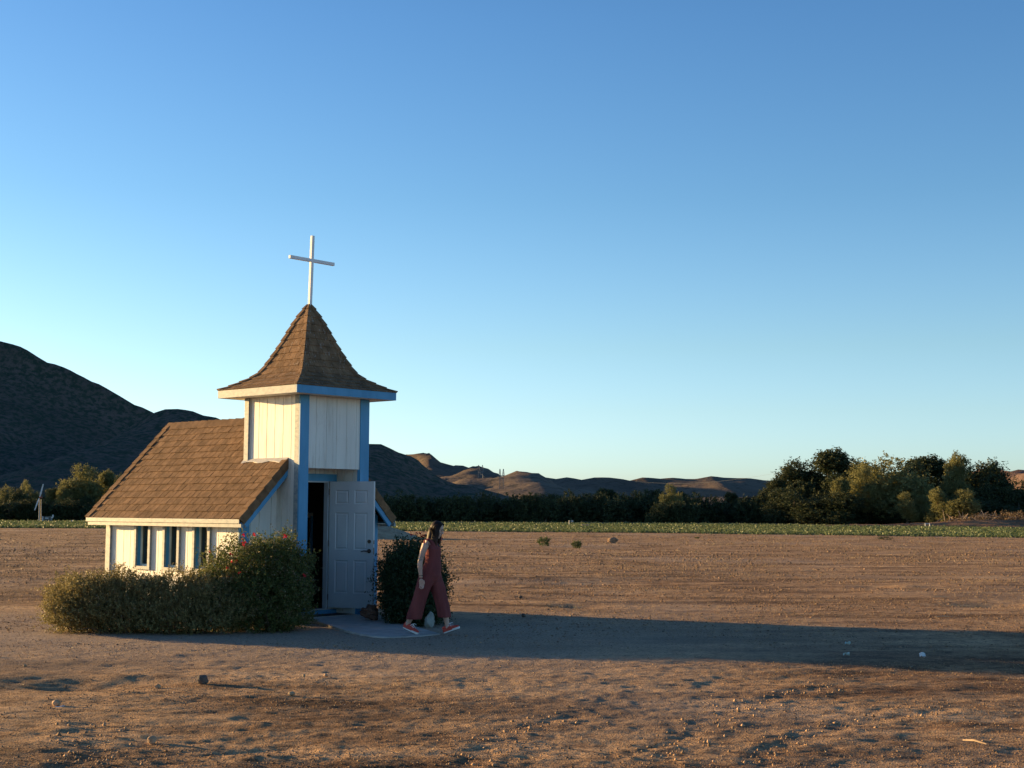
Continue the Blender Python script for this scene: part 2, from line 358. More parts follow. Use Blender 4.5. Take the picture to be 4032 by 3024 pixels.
# ------------------------------------------------------------------ hills
def hill(name, ridge, front, mat, rough=6.0, nt_=60, back=None, seed=0, gully=.25, jag=1.0, base=-2.0, p=1.0, step=6.0, gf=.38):
    """ridge: list of world points; front: horizontal distance from ridge to foot (toward -y mostly)"""
    P = [Vector(q) for q in ridge]; pts = []
    for a, b in zip(P[:-1], P[1:]):
        n = max(1, int((b - a).length / step))
        for i in range(n): pts.append(a.lerp(b, i / n))
    pts.append(P[-1]); A = np.array([tuple(q) for q in pts]); ns = len(A)
    k = np.ones(5) / 5; 
    Z = (np.convolve(np.pad(A[:, 2], 2, mode='edge'), k, 'valid') * .5 + A[:, 2] * .5) if step < 6 else A[:, 2]
    t = np.concatenate([-np.linspace(1, 0, nt_) [:-1], np.linspace(0, 1, nt_ // 2)])
    back = back or front
    S_, T_ = np.meshgrid(np.arange(ns), t, indexing='ij')
    X = A[:, 0][:, None] + 0 * T_; Y = A[:, 1][:, None] + np.where(T_ < 0, T_ * front, T_ * back)
    prof = np.where(T_ < 0, 1 - np.abs(T_) ** p, 1 - T_ ** 1.2)
    H = Z[:, None]
    ar = np.concatenate([[0], np.cumsum(np.hypot(*np.diff(A[:, :2], axis=0).T))])[:, None]
    sc = front
    g1 = fbm(ar / (sc * gf) + seed + T_ * .6, T_ * .9 + seed, 4)
    g2 = fbm(ar / (sc * .09) + seed * 2, T_ * 5 + seed, 6, .62)
    mid = np.clip(np.abs(T_) * 5, 0, 1) * np.clip((1 - np.abs(T_)) * 3, 0, 1)
    ZZ = base + (H - base) * prof + H * gully * g1 * mid * 2.2 + rough * g2 * (.15 + mid) 
    ZZ += jag * fbm(ar / (step * 1.6) + 3 * seed, T_ * 30 + seed, 3)
    X = X + front * .10 * fbm(T_ * 3 + seed, ar / sc, 2) * mid
    idx = np.arange(X.size).reshape(X.shape)
    Fq = np.stack([idx[:-1, :-1], idx[1:, :-1], idx[1:, 1:], idx[:-1, 1:]], -1).reshape(-1, 4)
    o = mesh_np(name, np.stack([X, Y, ZZ], -1).reshape(-1, 3), Fq, mat, smooth=True)
    return tag(o, kind='structure')
def mat_hill(name, soil_a, soil_b, scrub, s1, s2, cover=.5):
    m, nt, nd, ln, bs = nodemat(name)
    a = noise(nd, ln, s1, 6, .6); b = noise(nd, ln, s2, 5, .7)
    r1 = ramp(nd, [(.35, soil_a), (.65, soil_b)]); ln.new(a, r1.inputs[0])
    r2 = ramp(nd, [(cover - .08, (1, 1, 1)), (cover + .08, (0, 0, 0))]); ln.new(b, r2.inputs[0])
    mx = nd.new('ShaderNodeMix'); mx.data_type = 'RGBA'; ln.new(r2.outputs[0], mx.inputs[0]); ln.new(r1.outputs[0], mx.inputs[6]); mx.inputs[7].default_value = (*scrub, 1)
    ln.new(mx.outputs[2], bs.inputs['Base Color']); bs.inputs['Roughness'].default_value = 1; bs.inputs['Specular IOR Level'].default_value = .05
    bp = nd.new('ShaderNodeBump'); bp.inputs['Distance'].default_value = 1.0; ln.new(b, bp.inputs['Height']); ln.new(bp.outputs[0], bs.inputs['Normal'])
    return m
HILL_N = mat_hill('scrub_covered_hillside', (.10, .085, .07), (.18, .13, .105), (.042, .064, .046), .014, .42, .50)
HILL_F = mat_hill('bare_brown_hillside', (.13, .10, .078), (.20, .155, .115), (.08, .072, .055), .006, .12, .42)
HILL_R = mat_hill('rocky_hillside', (.14, .09, .075), (.21, .145, .115), (.13, .09, .07), .02, .2, .45)
DA, DB, DC = 600, 470, 1500
L_land = [(-460, 330), (-160, 230), (-80, 200), (-30, 200), (0, 196), (28, 190), (38, 170), (46, 173), (52, 186), (60, 190), (90, 190), (110, 198)]  # where the shadow edge of the unseen ridge should land
shade_ridge = [Vector((x - 8.1 * 60, yl + 4.0 * 60, 60)) for x, yl in L_land]  # unseen ridge left of view, added and shaped to shade the tree line
ra = [Vector((-1050, 560, 5)), Vector((-960, 575, 35))] + shade_ridge[1:] + [Vector((-300, 520, 66))] + [at(px, py, DA) for px, py in
      [(-60, 1325), (0, 1349), (50, 1360), (110, 1380), (180, 1420), (250, 1450), (330, 1485), (420, 1530), (500, 1570), (560, 1605), (600, 1625), (700, 1680), (900, 1780), (1200, 1880)]]
hill('hill', ra, 215, HILL_N, rough=6, seed=2, gully=.09, jag=2.4, p=.62, step=3.0, nt_=110)
rb = [at(px, py, DB) for px, py in [(380, 1760), (480, 1700), (560, 1650), (610, 1618), (650, 1606), (700, 1603), (760, 1612), (800, 1633), (850, 1648), (890, 1665), (1000, 1690), (1200, 1718), (1400, 1738), (1453, 1745), (1500, 1757), (1535, 1761), (1600, 1795), (1650, 1830), (1700, 1872), (1760, 1898), (1830, 1912), (1900, 1932), (2000, 1955), (2080, 1975), (2250, 2000)]]
hill('hill', rb, 190, HILL_N, rough=5, seed=5, gully=.16, jag=2.2, p=.75, step=2.5, nt_=110)
rc = [at(px, py, DC) for px, py in [(1300, 1800), (1500, 1790), (1600, 1795), (1640, 1790), (1680, 1792), (1722, 1826), (1800, 1834), (1870, 1845), (1900, 1862), (1960, 1878), (2000, 1874), (2030, 1868), (2090, 1869), (2150, 1880), (2190, 1886), (2232, 1880), (2290, 1890), (2340, 1882), (2400, 1880), (2480, 1890), (2530, 1876), (2600, 1882), (2650, 1880), (2700, 1886), (2740, 1887), (2800, 1874), (2850, 1881), (2930, 1882), (3030, 1893), (3200, 1900), (3500, 1910), (3750, 1925)]]
hill('hill', rc, 620, HILL_F, rough=24, seed=9, gully=.9, jag=1.2, p=.7, step=6, nt_=120, gf=.24)
rd = [at(px, py, 1000) for px, py in [(3800, 1960), (3880, 1905), (3920, 1872), (3950, 1858), (3980, 1846), (4010, 1855), (4040, 1850), (4120, 1870), (4300, 1890)]]
hill('hill', rd, 260, HILL_R, rough=16, seed=4, gully=.3, jag=3.5, p=.8, step=5)
# low pale bank beyond the trees
re_ = [at(px, py, 800) for px, py in [(1900, 1990), (2250, 1975), (2500, 1968), (2700, 1962), (2850, 1955), (3000, 1960), (3300, 1965)]]
hill('bank', re_, 160, HILL_F, rough=3, seed=14, gully=.3, jag=.6)

# ------------------------------------------------------------------ chapel
O = on_ground(1186, 2433, .06); O.z = 0
chap = empty('chapel', O, YAW)
tag(chap, 'tiny white board chapel with brown shingle roof, blue trim and square bell tower', 'chapel')
CU, CV = .648, .70                     # tower centre
TU0, TU1, TV1 = -.095, 1.39, 1.405
EZ, SL = 1.60, 1.035                   # eave z at u=-1.0, roof slope
UL, UR = -1.0, 2.296
V0, V1 = .30, 4.64
def roofz(u): return EZ + SL * (u - UL) if u < CU else EZ + SL * (UR - u)
# -- board walls (plywood with 20 cm grooves, real gaps)
def boards_v(mb, u, v0, v1, z0, z1f, first, out, step=.205, gap=.011, holes=()):
    """wall in plane u=const; out=+-1 direction of outer face; holes (va,vb,za,zb)"""
    cuts = [v0]; c = first
    while c < v1 - .02:
        if c > v0 + .02: cuts.append(c)
        c += step
    cuts.append(v1)
    ed = []
    for a, b in zip(cuts[:-1], cuts[1:]): ed.append((a + gap / 2, b - gap / 2))
    ed[0] = (v0, ed[0][1]); ed[-1] = (ed[-1][0], v1)
    def seg(a, b, za, zb_, ztop=None):
        x0, x1 = (u, u + .018) if out < 0 else (u - .018, u)
        if ztop: mb.hexa([(x0, a, za), (x1, a, za), (x1, b, za), (x0, b, za), (x0, a, ztop(a)), (x1, a, ztop(a)), (x1, b, ztop(b)), (x0, b, ztop(b))])
        else: mb.box(x0, x1, a, b, za, zb_)
    for a, b in ed:
        pcs = [(a, b, z0, z1f)]
        for (ha, hb, hz0, hz1) in holes:
            new = []
            for (p, q, zl, zt) in pcs:
                if q <= ha or p >= hb: new.append((p, q, zl, zt)); continue
                if p < ha: new.append((p, ha, zl, zt))
                if q > hb: new.append((hb, q, zl, zt))
                m0, m1 = max(p, ha), min(q, hb)
                new.append((m0, m1, zl, hz0)); new.append((m0, m1, hz1, zt))
            pcs = new
        for (p, q, zl, zt) in pcs:
            if q - p > .001: seg(p, q, zl, zt)
    x0, x1 = (u + .018, u + .03) if out < 0 else (u - .03, u - .018)    # backing behind the grooves
    segs = [(v0, v1)]
    for (ha, hb, hz0, hz1) in sorted(holes):
        p, q = segs.pop(); segs += [(p, ha), (hb, q)]; mb.box(x0, x1, ha, hb, z0, hz0); mb.box(x0, x1, ha, hb, hz1, z1f)
    for p, q in segs: mb.box(x0, x1, p, q, z0, z1f)
def boards_u(mb, v, u0, u1, z0, zf, first, step=.205, gap=.011, depth=.03):
    """front-facing wall in plane v (outer face toward -v); zf(u) top"""
    zf = zf if callable(zf) else (lambda u, z=zf: z)
    cuts = [u0]; c = first
    while c < u1 - .02:
        if c > u0 + .02: cuts.append(c)
        c += step
    cuts.append(u1)
    for i, (a, b) in enumerate(zip(cuts[:-1], cuts[1:])):
        a2 = a if i == 0 else a + gap / 2; b2 = b if i == len(cuts) - 2 else b - gap / 2
        mb.hexa([(a2, v, z0), (b2, v, z0), (b2, v + .018, z0), (a2, v + .018, z0), (a2, v, zf(a2)), (b2, v, zf(b2)), (b2, v + .018, zf(b2)), (a2, v + .018, zf(a2))])
        mb.hexa([(a, v + .018, z0), (b, v + .018, z0), (b, v + depth, z0), (a, v + depth, z0), (a, v + .018, zf(a)), (b, v + .018, zf(b)), (b, v + depth, zf(b)), (a, v + depth, zf(a))])
NW = 4.245; WZ0, WZ1 = .80, 1.60
WIN = [(3.001, 3.346), (2.18, 2.519), (1.354, 1.697)]
for side, u in ((-1, -.80), (1, 2.096)):
    mb = MB(); boards_v(mb, u, .574, NW, .02, 1.70, .692 if side < 0 else .66, side, holes=[(a, b, WZ0, 1.62) for a, b in WIN])
    mb.build('nave_wall', WHITE, chap)
    for (a, b) in WIN:
        w = MB(); t = .065; o_ = u + side * .038
        x0, x1 = sorted((u, o_))
        w.box(x0, x1, a - t, a, WZ0 - .06, 1.66); w.box(x0, x1, b, b + t, WZ0 - .06, 1.66); w.box(x0, x1, a + .0, b, WZ0 - .06, WZ0 - .002)
        fr = w.build('window', SUNBLUE, chap, bevel=.002)
        j = MB(); xi0, xi1 = sorted((u - side * .095, u + side * .002))
        j.box(xi0, xi1, b - .003, b + .014, WZ0 - .02, 1.64); j.box(xi0, xi1, a - .014, a + .003, WZ0 - .02, 1.64); j.box(xi0, xi1, a + .003, b - .003, WZ0 - .02, WZ0)
        j.build('reveal', BLUE, fr)
        p = MB(); xc = u - side * .085
        for (va, vb) in ((a + .003, a + .03), (b - .03, b - .003)):
            p.box(min(xc, xc + side * .03), max(xc, xc + side * .03), va, vb, WZ0, 1.62)
        p.box(min(xc, xc + side * .03), max(xc, xc + side * .03), a + .03, b - .03, WZ0, WZ0 + .03)
        p.build('sash', WHITE, fr)
        q = MB(); q.box(xc - .004, xc + .004, a + .03, b - .03, WZ0 + .03, 1.62); q.build('pane', GLASS, fr)
    # rear corner trim (front corner trim sits on the gable wall)
    mb = MB(); x0, x1 = sorted((u, u + side * .038)); mb.box(x0, x1, NW - .115, NW + .02, .02, 1.60); mb.build('corner_trim', SUNBLUE, chap, bevel=.002)
# gable walls
mb = MB(); GV = .574
boards_u(mb, GV, -.80, -.062, .02, lambda u: roofz(u) - .10, -.80 + .21); mb.build('gable_wall', WHITE, chap)
mb = MB(); boards_u(mb, GV, 1.36, 2.096, .02, lambda u: roofz(u) - .10, 1.5); mb.build('gable_wall', WHITE, chap)
mb = MB(); mb.box(-.42, -.36, GV - .014, GV, .02, 2.0); mb.build('batten', WHITE, chap)
for a, b in ((-.825, -.63), (1.93, 2.12)):
    mb = MB(); mb.hexa([(a, GV - .03, .02), (b, GV - .03, .02), (b, GV, .02), (a, GV, .02), (a, GV - .03, roofz(a) - .14), (b, GV - .03, roofz(b) - .14), (b, GV, roofz(b) - .14), (a, GV, roofz(a) - .14)]); mb.build('corner_trim', BLUE, chap)
mb = MB()
for a, b in ((-.80, CU), (CU, 2.096)):
    mb.hexa([(a, NW - .02, .02), (b, NW - .02, .02), (b, NW + .01, .02), (a, NW + .01, .02), (a, NW - .02, roofz(a) - .08), (b, NW - .02, roofz(b) - .08), (b, NW + .01, roofz(b) - .08), (a, NW + .01, roofz(a) - .08)])
mb.build('rear_wall', WHITE, chap)
# floor, and a dark lining added to put the room's shade into colour
mb = MB(); mb.box(-.76, 2.06, .60, 4.2, .03, .115); mb.build('floor', DKWOOD_SHADE, chap)
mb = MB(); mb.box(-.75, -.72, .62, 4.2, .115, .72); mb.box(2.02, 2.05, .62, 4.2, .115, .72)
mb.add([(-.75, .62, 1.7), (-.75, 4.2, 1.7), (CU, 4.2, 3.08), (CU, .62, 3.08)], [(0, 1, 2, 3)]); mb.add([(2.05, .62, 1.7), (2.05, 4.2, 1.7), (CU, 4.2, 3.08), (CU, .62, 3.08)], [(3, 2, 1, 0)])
mb.build('shade_lining', DKWOOD_SHADE, chap)
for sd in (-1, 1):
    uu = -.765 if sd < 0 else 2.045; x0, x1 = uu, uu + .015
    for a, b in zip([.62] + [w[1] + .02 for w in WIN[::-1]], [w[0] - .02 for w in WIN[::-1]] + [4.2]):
        mb = MB(); mb.box(x0, x1, a, b, .73, 1.70); mb.build('shade_panel', DKWOOD_SHADE, chap)
mb = MB(); mb.box(-.76, 2.06, NW - .045, NW - .03, .12, 1.7); mb.add([(-.76, NW - .04, 1.7), (2.06, NW - .04, 1.7), (CU, NW - .04, 3.1)], [(0, 1, 2)]); mb.build('shade_lining', DKWOOD_SHADE, chap)
mb = MB(); mb.prism([(1.045, .12), (2.03, .12), (2.03, 1.66), (1.36, 2.3), (1.045, 2.3)], 0, .008); mb.v = [(x, .612 + z, y) for x, y, z in mb.v]; mb.build('shade_lining', DKWOOD_SHADE, chap)
mb = MB(); mb.prism([(-.74, .12), (.165, .12), (.165, 2.3), (-.05, 2.3), (-.74, 1.66)], 0, .008); mb.v = [(x, .612 + z, y) for x, y, z in mb.v]; mb.build('shade_lining', DKWOOD_SHADE, chap)
for k, v in enumerate((1.9, 2.6, 3.2)):
    pw = empty('pew', (0, 0, 0)); pw.parent = chap
    b = MB(); b.box(.95, 1.95, v, v + .35, .45, .49); b.build('seat', DKWOOD_SHADE, pw)
    b = MB(); b.box(.95, 1.95, v - .04, v, .30, .92); b.build('backrest', DKWOOD_SHADE, pw)
    b = MB(); b.box(.92, .948, v - .04, v + .36, .115, .95); b.build('end_panel', DKWOOD_SHADE, pw)
    b = MB(); b.box(1.952, 1.98, v - .04, v + .36, .115, .95); b.build('end_panel', DKWOOD_SHADE, pw)
# -- nave roof with separate shingles
def shingle_slope(mb, ub, ut, side, v0, v1, exposure=.158, clip=None):
    """side -1: left slope rising with u"""
    nrm = Vector((-SL, 0, 1)).normalized() if side < 0 else Vector((SL, 0, 1)).normalized()
    along = Vector((1, 0, SL)).normalized() if side < 0 else Vector((-1, 0, SL)).normalized()
    base = Vector((UL, 0, EZ)) if side < 0 else Vector((UR, 0, EZ))
    Ltot = (CU - UL) * math.sqrt(1 + SL * SL); n = int(Ltot / exposure)
    rr = random.Random(5 + side)
    for i in range(n + 1):
        s0 = i * exposure; s1 = min(s0 + exposure + .02, Ltot)
        if s1 - s0 < .03: continue
        v = v0 - rr.random() * .15
        while v < v1:
            w = rr.choice((.12, .14, .16, .17, .19)); a, b = max(v + .0055, v0), min(v + w - .0055, v1); v += w
            if b - a < .01: continue
            lift = .014 + rr.random() * .007; j = rr.uniform(-.004, .004)
            pts = []
            for (s, vv, h) in ((s0 + j, a, lift), (s0 + j, b, lift), (s1, b, .001), (s1, a, .001)):
                p = base + along * s; p = Vector((p.x, vv, p.z)) + nrm * h; pts.append(p)
            if clip and clip((pts[0].x + pts[2].x) / 2, (a + b) / 2): continue
            t = .010
            lo = [q - nrm * t for q in pts]
            mb.hexa(lo + pts)
mbs = MB()
tw = lambda u, v: (TU0 + .02 < u < TU1 - .02) and v < TV1 - .02
shingle_slope(mbs, UL, CU, -1, V0 + .02, V1 - .02, clip=tw); shingle_slope(mbs, UR, CU, 1, V0 + .02, V1 - .02, clip=tw)
roof = mbs.build('roof', SHING, chap)
dk = MB()     # roof deck under the shingles, notched for the tower
for side in (-1, 1):
    e = UL if side < 0 else UR; wl_ = -.07 if side < 0 else 1.365
    for (ua, ub, va, vb) in ((e, wl_, V0 + .01, V1 - .01), (wl_, CU, TV1 - .01, V1 - .01)):
        dk.hexa([(ua, va, roofz(ua) - .07), (ub, va, roofz(ub) - .07), (ub, vb, roofz(ub) - .07), (ua, vb, roofz(ua) - .07),
                 (ua, va, roofz(ua) - .004), (ub, va, roofz(ub) - .004), (ub, vb, roofz(ub) - .004), (ua, vb, roofz(ua) - .004)])
dk.build('deck', RUNDER, roof)
rc_ = MB(); rr = random.Random(3); v = TV1 + .01; k = 0
while v < V1:
    L = .20; t0 = .030; t1 = .018
    for sg in (-1, 1):
        du = .105; a, b = v, min(v + L + .02, V1 + .015)
        z0 = roofz(CU); 
        rc_.hexa([(CU, a, z0 + .004), (CU + sg * du, a, z0 - du * SL + .004), (CU + sg * du, b, z0 - du * SL + .004), (CU, b, z0 + .004),
                  (CU, a, z0 + t1 + .01), (CU + sg * du, a, z0 - du * SL + t1), (CU + sg * du, b, z0 - du * SL + t0), (CU, b, z0 + t0 + .01)])
    v += L; k += 1
rc_.build('ridge_cap', SHING, roof)
# rake caps: folded shingles over the verge, front and back
def rake(v_out, v_in, side, name):
    m = MB(); Ltot = (CU - UL) * math.sqrt(1 + SL * SL); s = 0.0
    base = Vector((UL, 0, EZ)) if side < 0 else Vector((UR, 0, EZ)); d = Vector((1, 0, SL)).normalized() if side < 0 else Vector((-1, 0, SL)).normalized()
    nrm = Vector((-SL, 0, 1)).normalized() if side < 0 else Vector((SL, 0, 1)).normalized()
    smax = Ltot if v_out > 2 else ((-.075 - UL) if side < 0 else (UR - 1.37)) * math.sqrt(1 + SL * SL)
    while s < smax - .02:
        e = min(s + .235, smax)
        A = base + d * s; B = base + d * e
        vo = v_out + (-.012 if v_out < 2 else .012)
        def P(q, vv, h): return Vector((q.x, vv, q.z)) + nrm * h
        # vertical face piece
        m.hexa([P(A, vo, -.105), P(B, vo, -.112), P(B, v_out + (.02 if v_out < 2 else -.02), -.112), P(A, v_out + (.02 if v_out < 2 else -.02), -.105),
                P(A, vo, .034), P(B, vo, .018), P(B, v_out + (.02 if v_out < 2 else -.02), .018), P(A, v_out + (.02 if v_out < 2 else -.02), .034)])
        m.hexa([P(A, v_out + (.02 if v_out < 2 else -.02), .012), P(B, v_out + (.02 if v_out < 2 else -.02), .006), P(B, v_in, .006), P(A, v_in, .012),
                P(A, v_out + (.02 if v_out < 2 else -.02), .033), P(B, v_out + (.02 if v_out < 2 else -.02), .017), P(B, v_in, .017), P(A, v_in, .033)])
        s += .22
    return m.build(name, SHING, roof)
for sd in (-1, 1):
    rake(V0, V0 + .12, sd, 'rake_cap'); rake(V1, V1 - .12, sd, 'rake_cap')
    # blue barge board below the caps
    base = Vector((UL, 0, EZ)) if sd < 0 else Vector((UR, 0, EZ)); d = Vector((1, 0, SL)).normalized() if sd < 0 else Vector((-1, 0, SL)).normalized()
    nrm = Vector((-SL, 0, 1)).normalized() if sd < 0 else Vector((SL, 0, 1)).normalized()
    Lf = ((-.077 - UL) if sd < 0 else (UR - 1.372)) * math.sqrt(1 + SL * SL)
    for (va, vb, L) in ((V0 + .003, V0 + .04, Lf), (V1 - .04, V1 - .003, (CU - UL) * math.sqrt(1 + SL * SL))):
        m = MB(); A = base; B = base + d * L
        P = lambda q, vv, h: Vector((q.x, vv, q.z)) + nrm * h
        m.hexa([P(A, va, -.185), P(B, va, -.185), P(B, vb, -.185), P(A, vb, -.185), P(A, va, -.072), P(B, va, -.072), P(B, vb, -.072), P(A, vb, -.072)])
        m.build('barge_board', BLUE, chap)
# eave fascia and gutter board
for sd in (-1, 1):
    u = UL if sd < 0 else UR
    m = MB(); x0, x1 = sorted((u - sd * .03, u + sd * .012)); m.box(x0, x1, V0 + .012, V1 - .01, EZ - .065, EZ + .002); m.build('fascia', SUNBLUE, chap, bevel=.002)
    m = MB(); x0, x1 = sorted((u - sd * .045, u - sd * .004)); m.box(x0, x1, V0 - .02, V1 - .05, EZ - .125, EZ - .069); m.build('gutter_board', SUNBLUE, chap, bevel=.002)
    m = MB(); uw = -.80 if sd < 0 else 2.096; x0, x1 = sorted((u - sd * .045, uw)); m.box(x0, x1, V0 + .06, V1 - .06, EZ - .085, EZ - .07); m.build('soffit', WHITE, chap)
# -- tower
mb = MB(); boards_v(mb, -.075, .0, .575, .02, 3.58, .032, -1); boards_v(mb, -.075, .575, TV1, 2.46, 3.58, .652, -1)
mb.build('tower_wall', WHITE, chap)
mb = MB(); boards_v(mb, 1.370, .0, .575, .02, 3.58, .032, 1); boards_v(mb, 1.370, .575, TV1, 2.46, 3.58, .652, 1)
mb.build('tower_wall', WHITE, chap)
mb = MB(); boards_u(mb, .015, .09, 1.2, 2.418, 3.58, .254, step=.2152, depth=.03, gap=.0055); mb.build('front_panel', WHITE, chap)
mb = MB(); mb.box(-.057, 1.352, TV1 - .03, TV1 - .005, 2.98, 3.58); mb.build('tower_wall', WHITE, chap)
for a, b in ((TU0, .092), (1.195, TU1)):      # front corner boards + blue post behind them
    mb = MB(); mb.box(a, b, -.002, .03, .045, 3.58); mb.build('tower_post', BLUE, chap, bevel=.003)
mb = MB(); mb.box(TU0, -.0755, .03, .131, .02, 3.58); mb.build('tower_post', SUNBLUE, chap, bevel=.002)
mb = MB(); mb.box(1.3705, TU1, .03, .131, .02, 3.58); mb.build('tower_post', SUNBLUE, chap, bevel=.002)
mb = MB(); mb.box(TU0, -.0755, 1.30, 1.41, 2.40, 3.58); mb.box(TU0 - .012, TU0, 1.30, 1.41, 2.52, 3.58); mb.build('tower_post', SUNBLUE, chap, bevel=.002)
mb = MB(); mb.box(1.3705, TU1, 1.30, 1.41, 2.40, 3.58); mb.build('tower_post', SUNBLUE, chap, bevel=.002)
# flashing where roof meets tower
fl = MB(); rr = random.Random(8)
for i in range(8):
    a = .305 + i * .141; b = a + .14; w0 = .055 + .015 * math.sin(i * 1.7); w1 = .055 + .015 * math.sin((i + 1) * 1.7)
    zz = roofz(-.077)
    fl.hexa([(-.077 - w0, a, zz - w0 * SL + .020), (-.077, a, zz + .020), (-.077, b, zz + .020), (-.077 - w1, b, zz - w1 * SL + .020),
             (-.077 - w0, a, zz - w0 * SL + .024), (-.0775, a, zz + .030), (-.0775, b, zz + .030), (-.077 - w1, b, zz - w1 * SL + .024)])
fl.build('flashing', GALV, chap)
# porch: inner walls, ceiling, floor, door wall
mb = MB(); boards_v(mb, .075, .05, .55, .06, 2.46, .2, 1); boards_v(mb, 1.175, .05, .55, .06, 2.46, .16, -1); mb.build('porch_wall', WHITE, chap)
mb = MB(); mb.box(.03, 1.22, .046, .60, 2.46, 2.48); mb.build('porch_ceiling', WHITE, chap)
for (a, b) in ((-.05, .072), (1.178, 1.365)):
    mb = MB(); mb.box(a if a > 0 else .0, b if b < 1.2 else 1.21, .031, .05, .05, 3.5); mb.build('tower_post', BLUE, chap)
mb = MB(); DW = .55
boards_u(mb, DW, .04, .17, .06, 2.46, .5); boards_u(mb, DW, .17, 1.04, 2.232, 2.46, .30); boards_u(mb, DW, 1.04, 1.2, .06, 2.46, .5)
mb.build('door_wall', WHITE, chap)
mb = MB(); mb.box(.075, 1.16, DW - .022, DW - .001, 2.225, 2.345); mb.build('lintel', BLUE, chap)
mb = MB(); mb.box(.165, .195, DW - .004, DW + .11, .125, 2.225); mb.box(.995, 1.02, DW + .012, DW + .11, .125, 2.225); mb.box(.195, .995, DW - .004, DW + .11, 2.205, 2.231); mb.build('door_frame', DOORW, chap)
mb = MB(); mb.box(.08, 1.17, DW - .05, DW + .04, .05, .118); mb.build('doorstep', BLUE, chap)
mb = MB(); mb.box(.165, 1.03, DW - .06, DW + .10, .1185, .132); mb.build('threshold', GALV, chap)
mb = MB(); mb.box(-.06, 1.36, .0, .60, .0, .042); mb.build('porch_floor', CONC, chap)
mb = MB(); mb.box(.10, 1.16, -.006, .008, .03, .058); mb.build('edge_strip', GALV, chap)
# tower cornice, soffit
EW0, EW1, EV0, EV1 = -.42, 1.715, -.30, 1.72
mb = MB(); t = .02
mb.box(EW0, EW0 + t, EV0 + t, EV1 - t, 3.578, 3.708); f1 = mb.build('fascia', SUNBLUE, chap, bevel=.002)
mb = MB(); mb.box(EW1 - t, EW1, EV0 + t, EV1 - t, 3.578, 3.708); mb.build('fascia', SUNBLUE, chap, bevel=.002)
mb = MB(); mb.box(EW0, EW1, EV0, EV0 + t - .0005, 3.578, 3.708); mb.build('fascia', BLUE, chap, bevel=.002)
mb = MB(); mb.box(EW0, EW1, EV1 - t + .0005, EV1, 3.578, 3.708); mb.build('fascia', SUNBLUE, chap, bevel=.002)
mb = MB(); mb.box(EW0 + t + .001, EW1 - t - .001, EV0 + t + .001, EV1 - t - .001, 3.585, 3.60); mb.build('soffit', WHITE, chap)
# spire: bell-cast pyramid
PROF = [(1.075, 3.705), (.90, 3.785), (.73, 3.885), (.635, 3.945), (.565, 4.025), (.475, 4.19), (.39, 4.365), (.312, 4.535), (.236, 4.725), (.153, 4.915), (.015, 5.17)]
def prof_at(s):
    acc = 0
    for (a, b) in zip(PROF[:-1], PROF[1:]):
        L = math.hypot(a[0] - b[0], a[1] - b[1])
        if s <= acc + L + 1e-9:
            t = (s - acc) / L; return a[0] + (b[0] - a[0]) * t, a[1] + (b[1] - a[1]) * t
        acc += L
    return PROF[-1]
PL = sum(math.hypot(a[0] - b[0], a[1] - b[1]) for a, b in zip(PROF[:-1], PROF[1:]))
sp = MB(); rr = random.Random(21); under = MB()
SCU = 1.0; SCV = (EV1 - EV0) / (EW1 - EW0)
def spt(face, h, z, w):    # face 0 left(-u),1 front(-v),2 right,3 back ; w lateral -1..1 * h
    if face == 0: return Vector((CU - h, CV + .01 + w * SCV, z))
    if face == 1: return Vector((CU + w, CV + .01 - h * SCV, z))
    if face == 2: return Vector((CU + h, CV + .01 + w * SCV, z))
    return Vector((CU + w, CV + .01 + h * SCV, z))
for face in range(4):
    nexp = 14; ex = PL / nexp
    for i in range(nexp):
        s0 = i * ex; s1 = min(s0 + ex + .012, PL); h0, z0 = prof_at(s0); h1, z1 = prof_at(s1)
        dh, dz = h0 - h1, z1 - z0; L = math.hypot(dh, dz); nh, nz = dz / L, dh / L   # outward normal (h dir, z dir)
        w = -h0 - rr.random() * .1
        while w < h0:
            ww = rr.choice((.11, .13, .15, .16, .19)); a, b = w + .003, w + ww - .003; w += ww
            a0, b0 = max(a, -h0), min(b, h0); a1, b1 = max(a, -h1), min(b, h1)
            if b0 - a0 < .008: continue
            if b1 < a1: a1 = b1 = max(min((a + b) / 2, h1), -h1)
            lf = .013 + rr.random() * .004
            hi = [spt(face, h0 + nh * lf, z0 + nz * lf, a0), spt(face, h0 + nh * lf, z0 + nz * lf, b0), spt(face, h1 + nh * .002, z1 + nz * .002, b1), spt(face, h1 + nh * .002, z1 + nz * .002, a1)]
            lo = [spt(face, h0 + nh * (lf - .011), z0 + nz * (lf - .011), a0), spt(face, h0 + nh * (lf - .011), z0 + nz * (lf - .011), b0), spt(face, h1 - nh * .01, z1 - nz * .01, b1), spt(face, h1 - nh * .01, z1 - nz * .01, a1)]
            sp.hexa(lo + hi)
    for a, b in zip(PROF[:-1], PROF[1:]):
        under.add([spt(face, a[0], a[1], -a[0]), spt(face, a[0], a[1], a[0]), spt(face, b[0], b[1], b[0]), spt(face, b[0], b[1], -b[0])], [(0, 1, 2, 3)])
def mat_streaked():
    m = SHING.copy(); m.name = 'streaked_shingle'; nt = m.node_tree; nd = nt.nodes; ln = nt.links; bs = nd['Principled BSDF']
    src = bs.inputs['Base Color'].links[0].from_socket
    r_ = ramp(nd, [(.60, (0, 0, 0)), (.68, (.55, .55, .55))]); ln.new(noise(nd, ln, 30, 3, .6, stretch=(1, 1, .14)), r_.inputs[0])
    mx = nd.new('ShaderNodeMix'); mx.data_type = 'RGBA'; ln.new(r_.outputs[0], mx.inputs[0]); ln.new(src, mx.inputs[6]); mx.inputs[7].default_value = (.42, .38, .33, 1)
    ln.new(mx.outputs[2], bs.inputs['Base Color']); return m
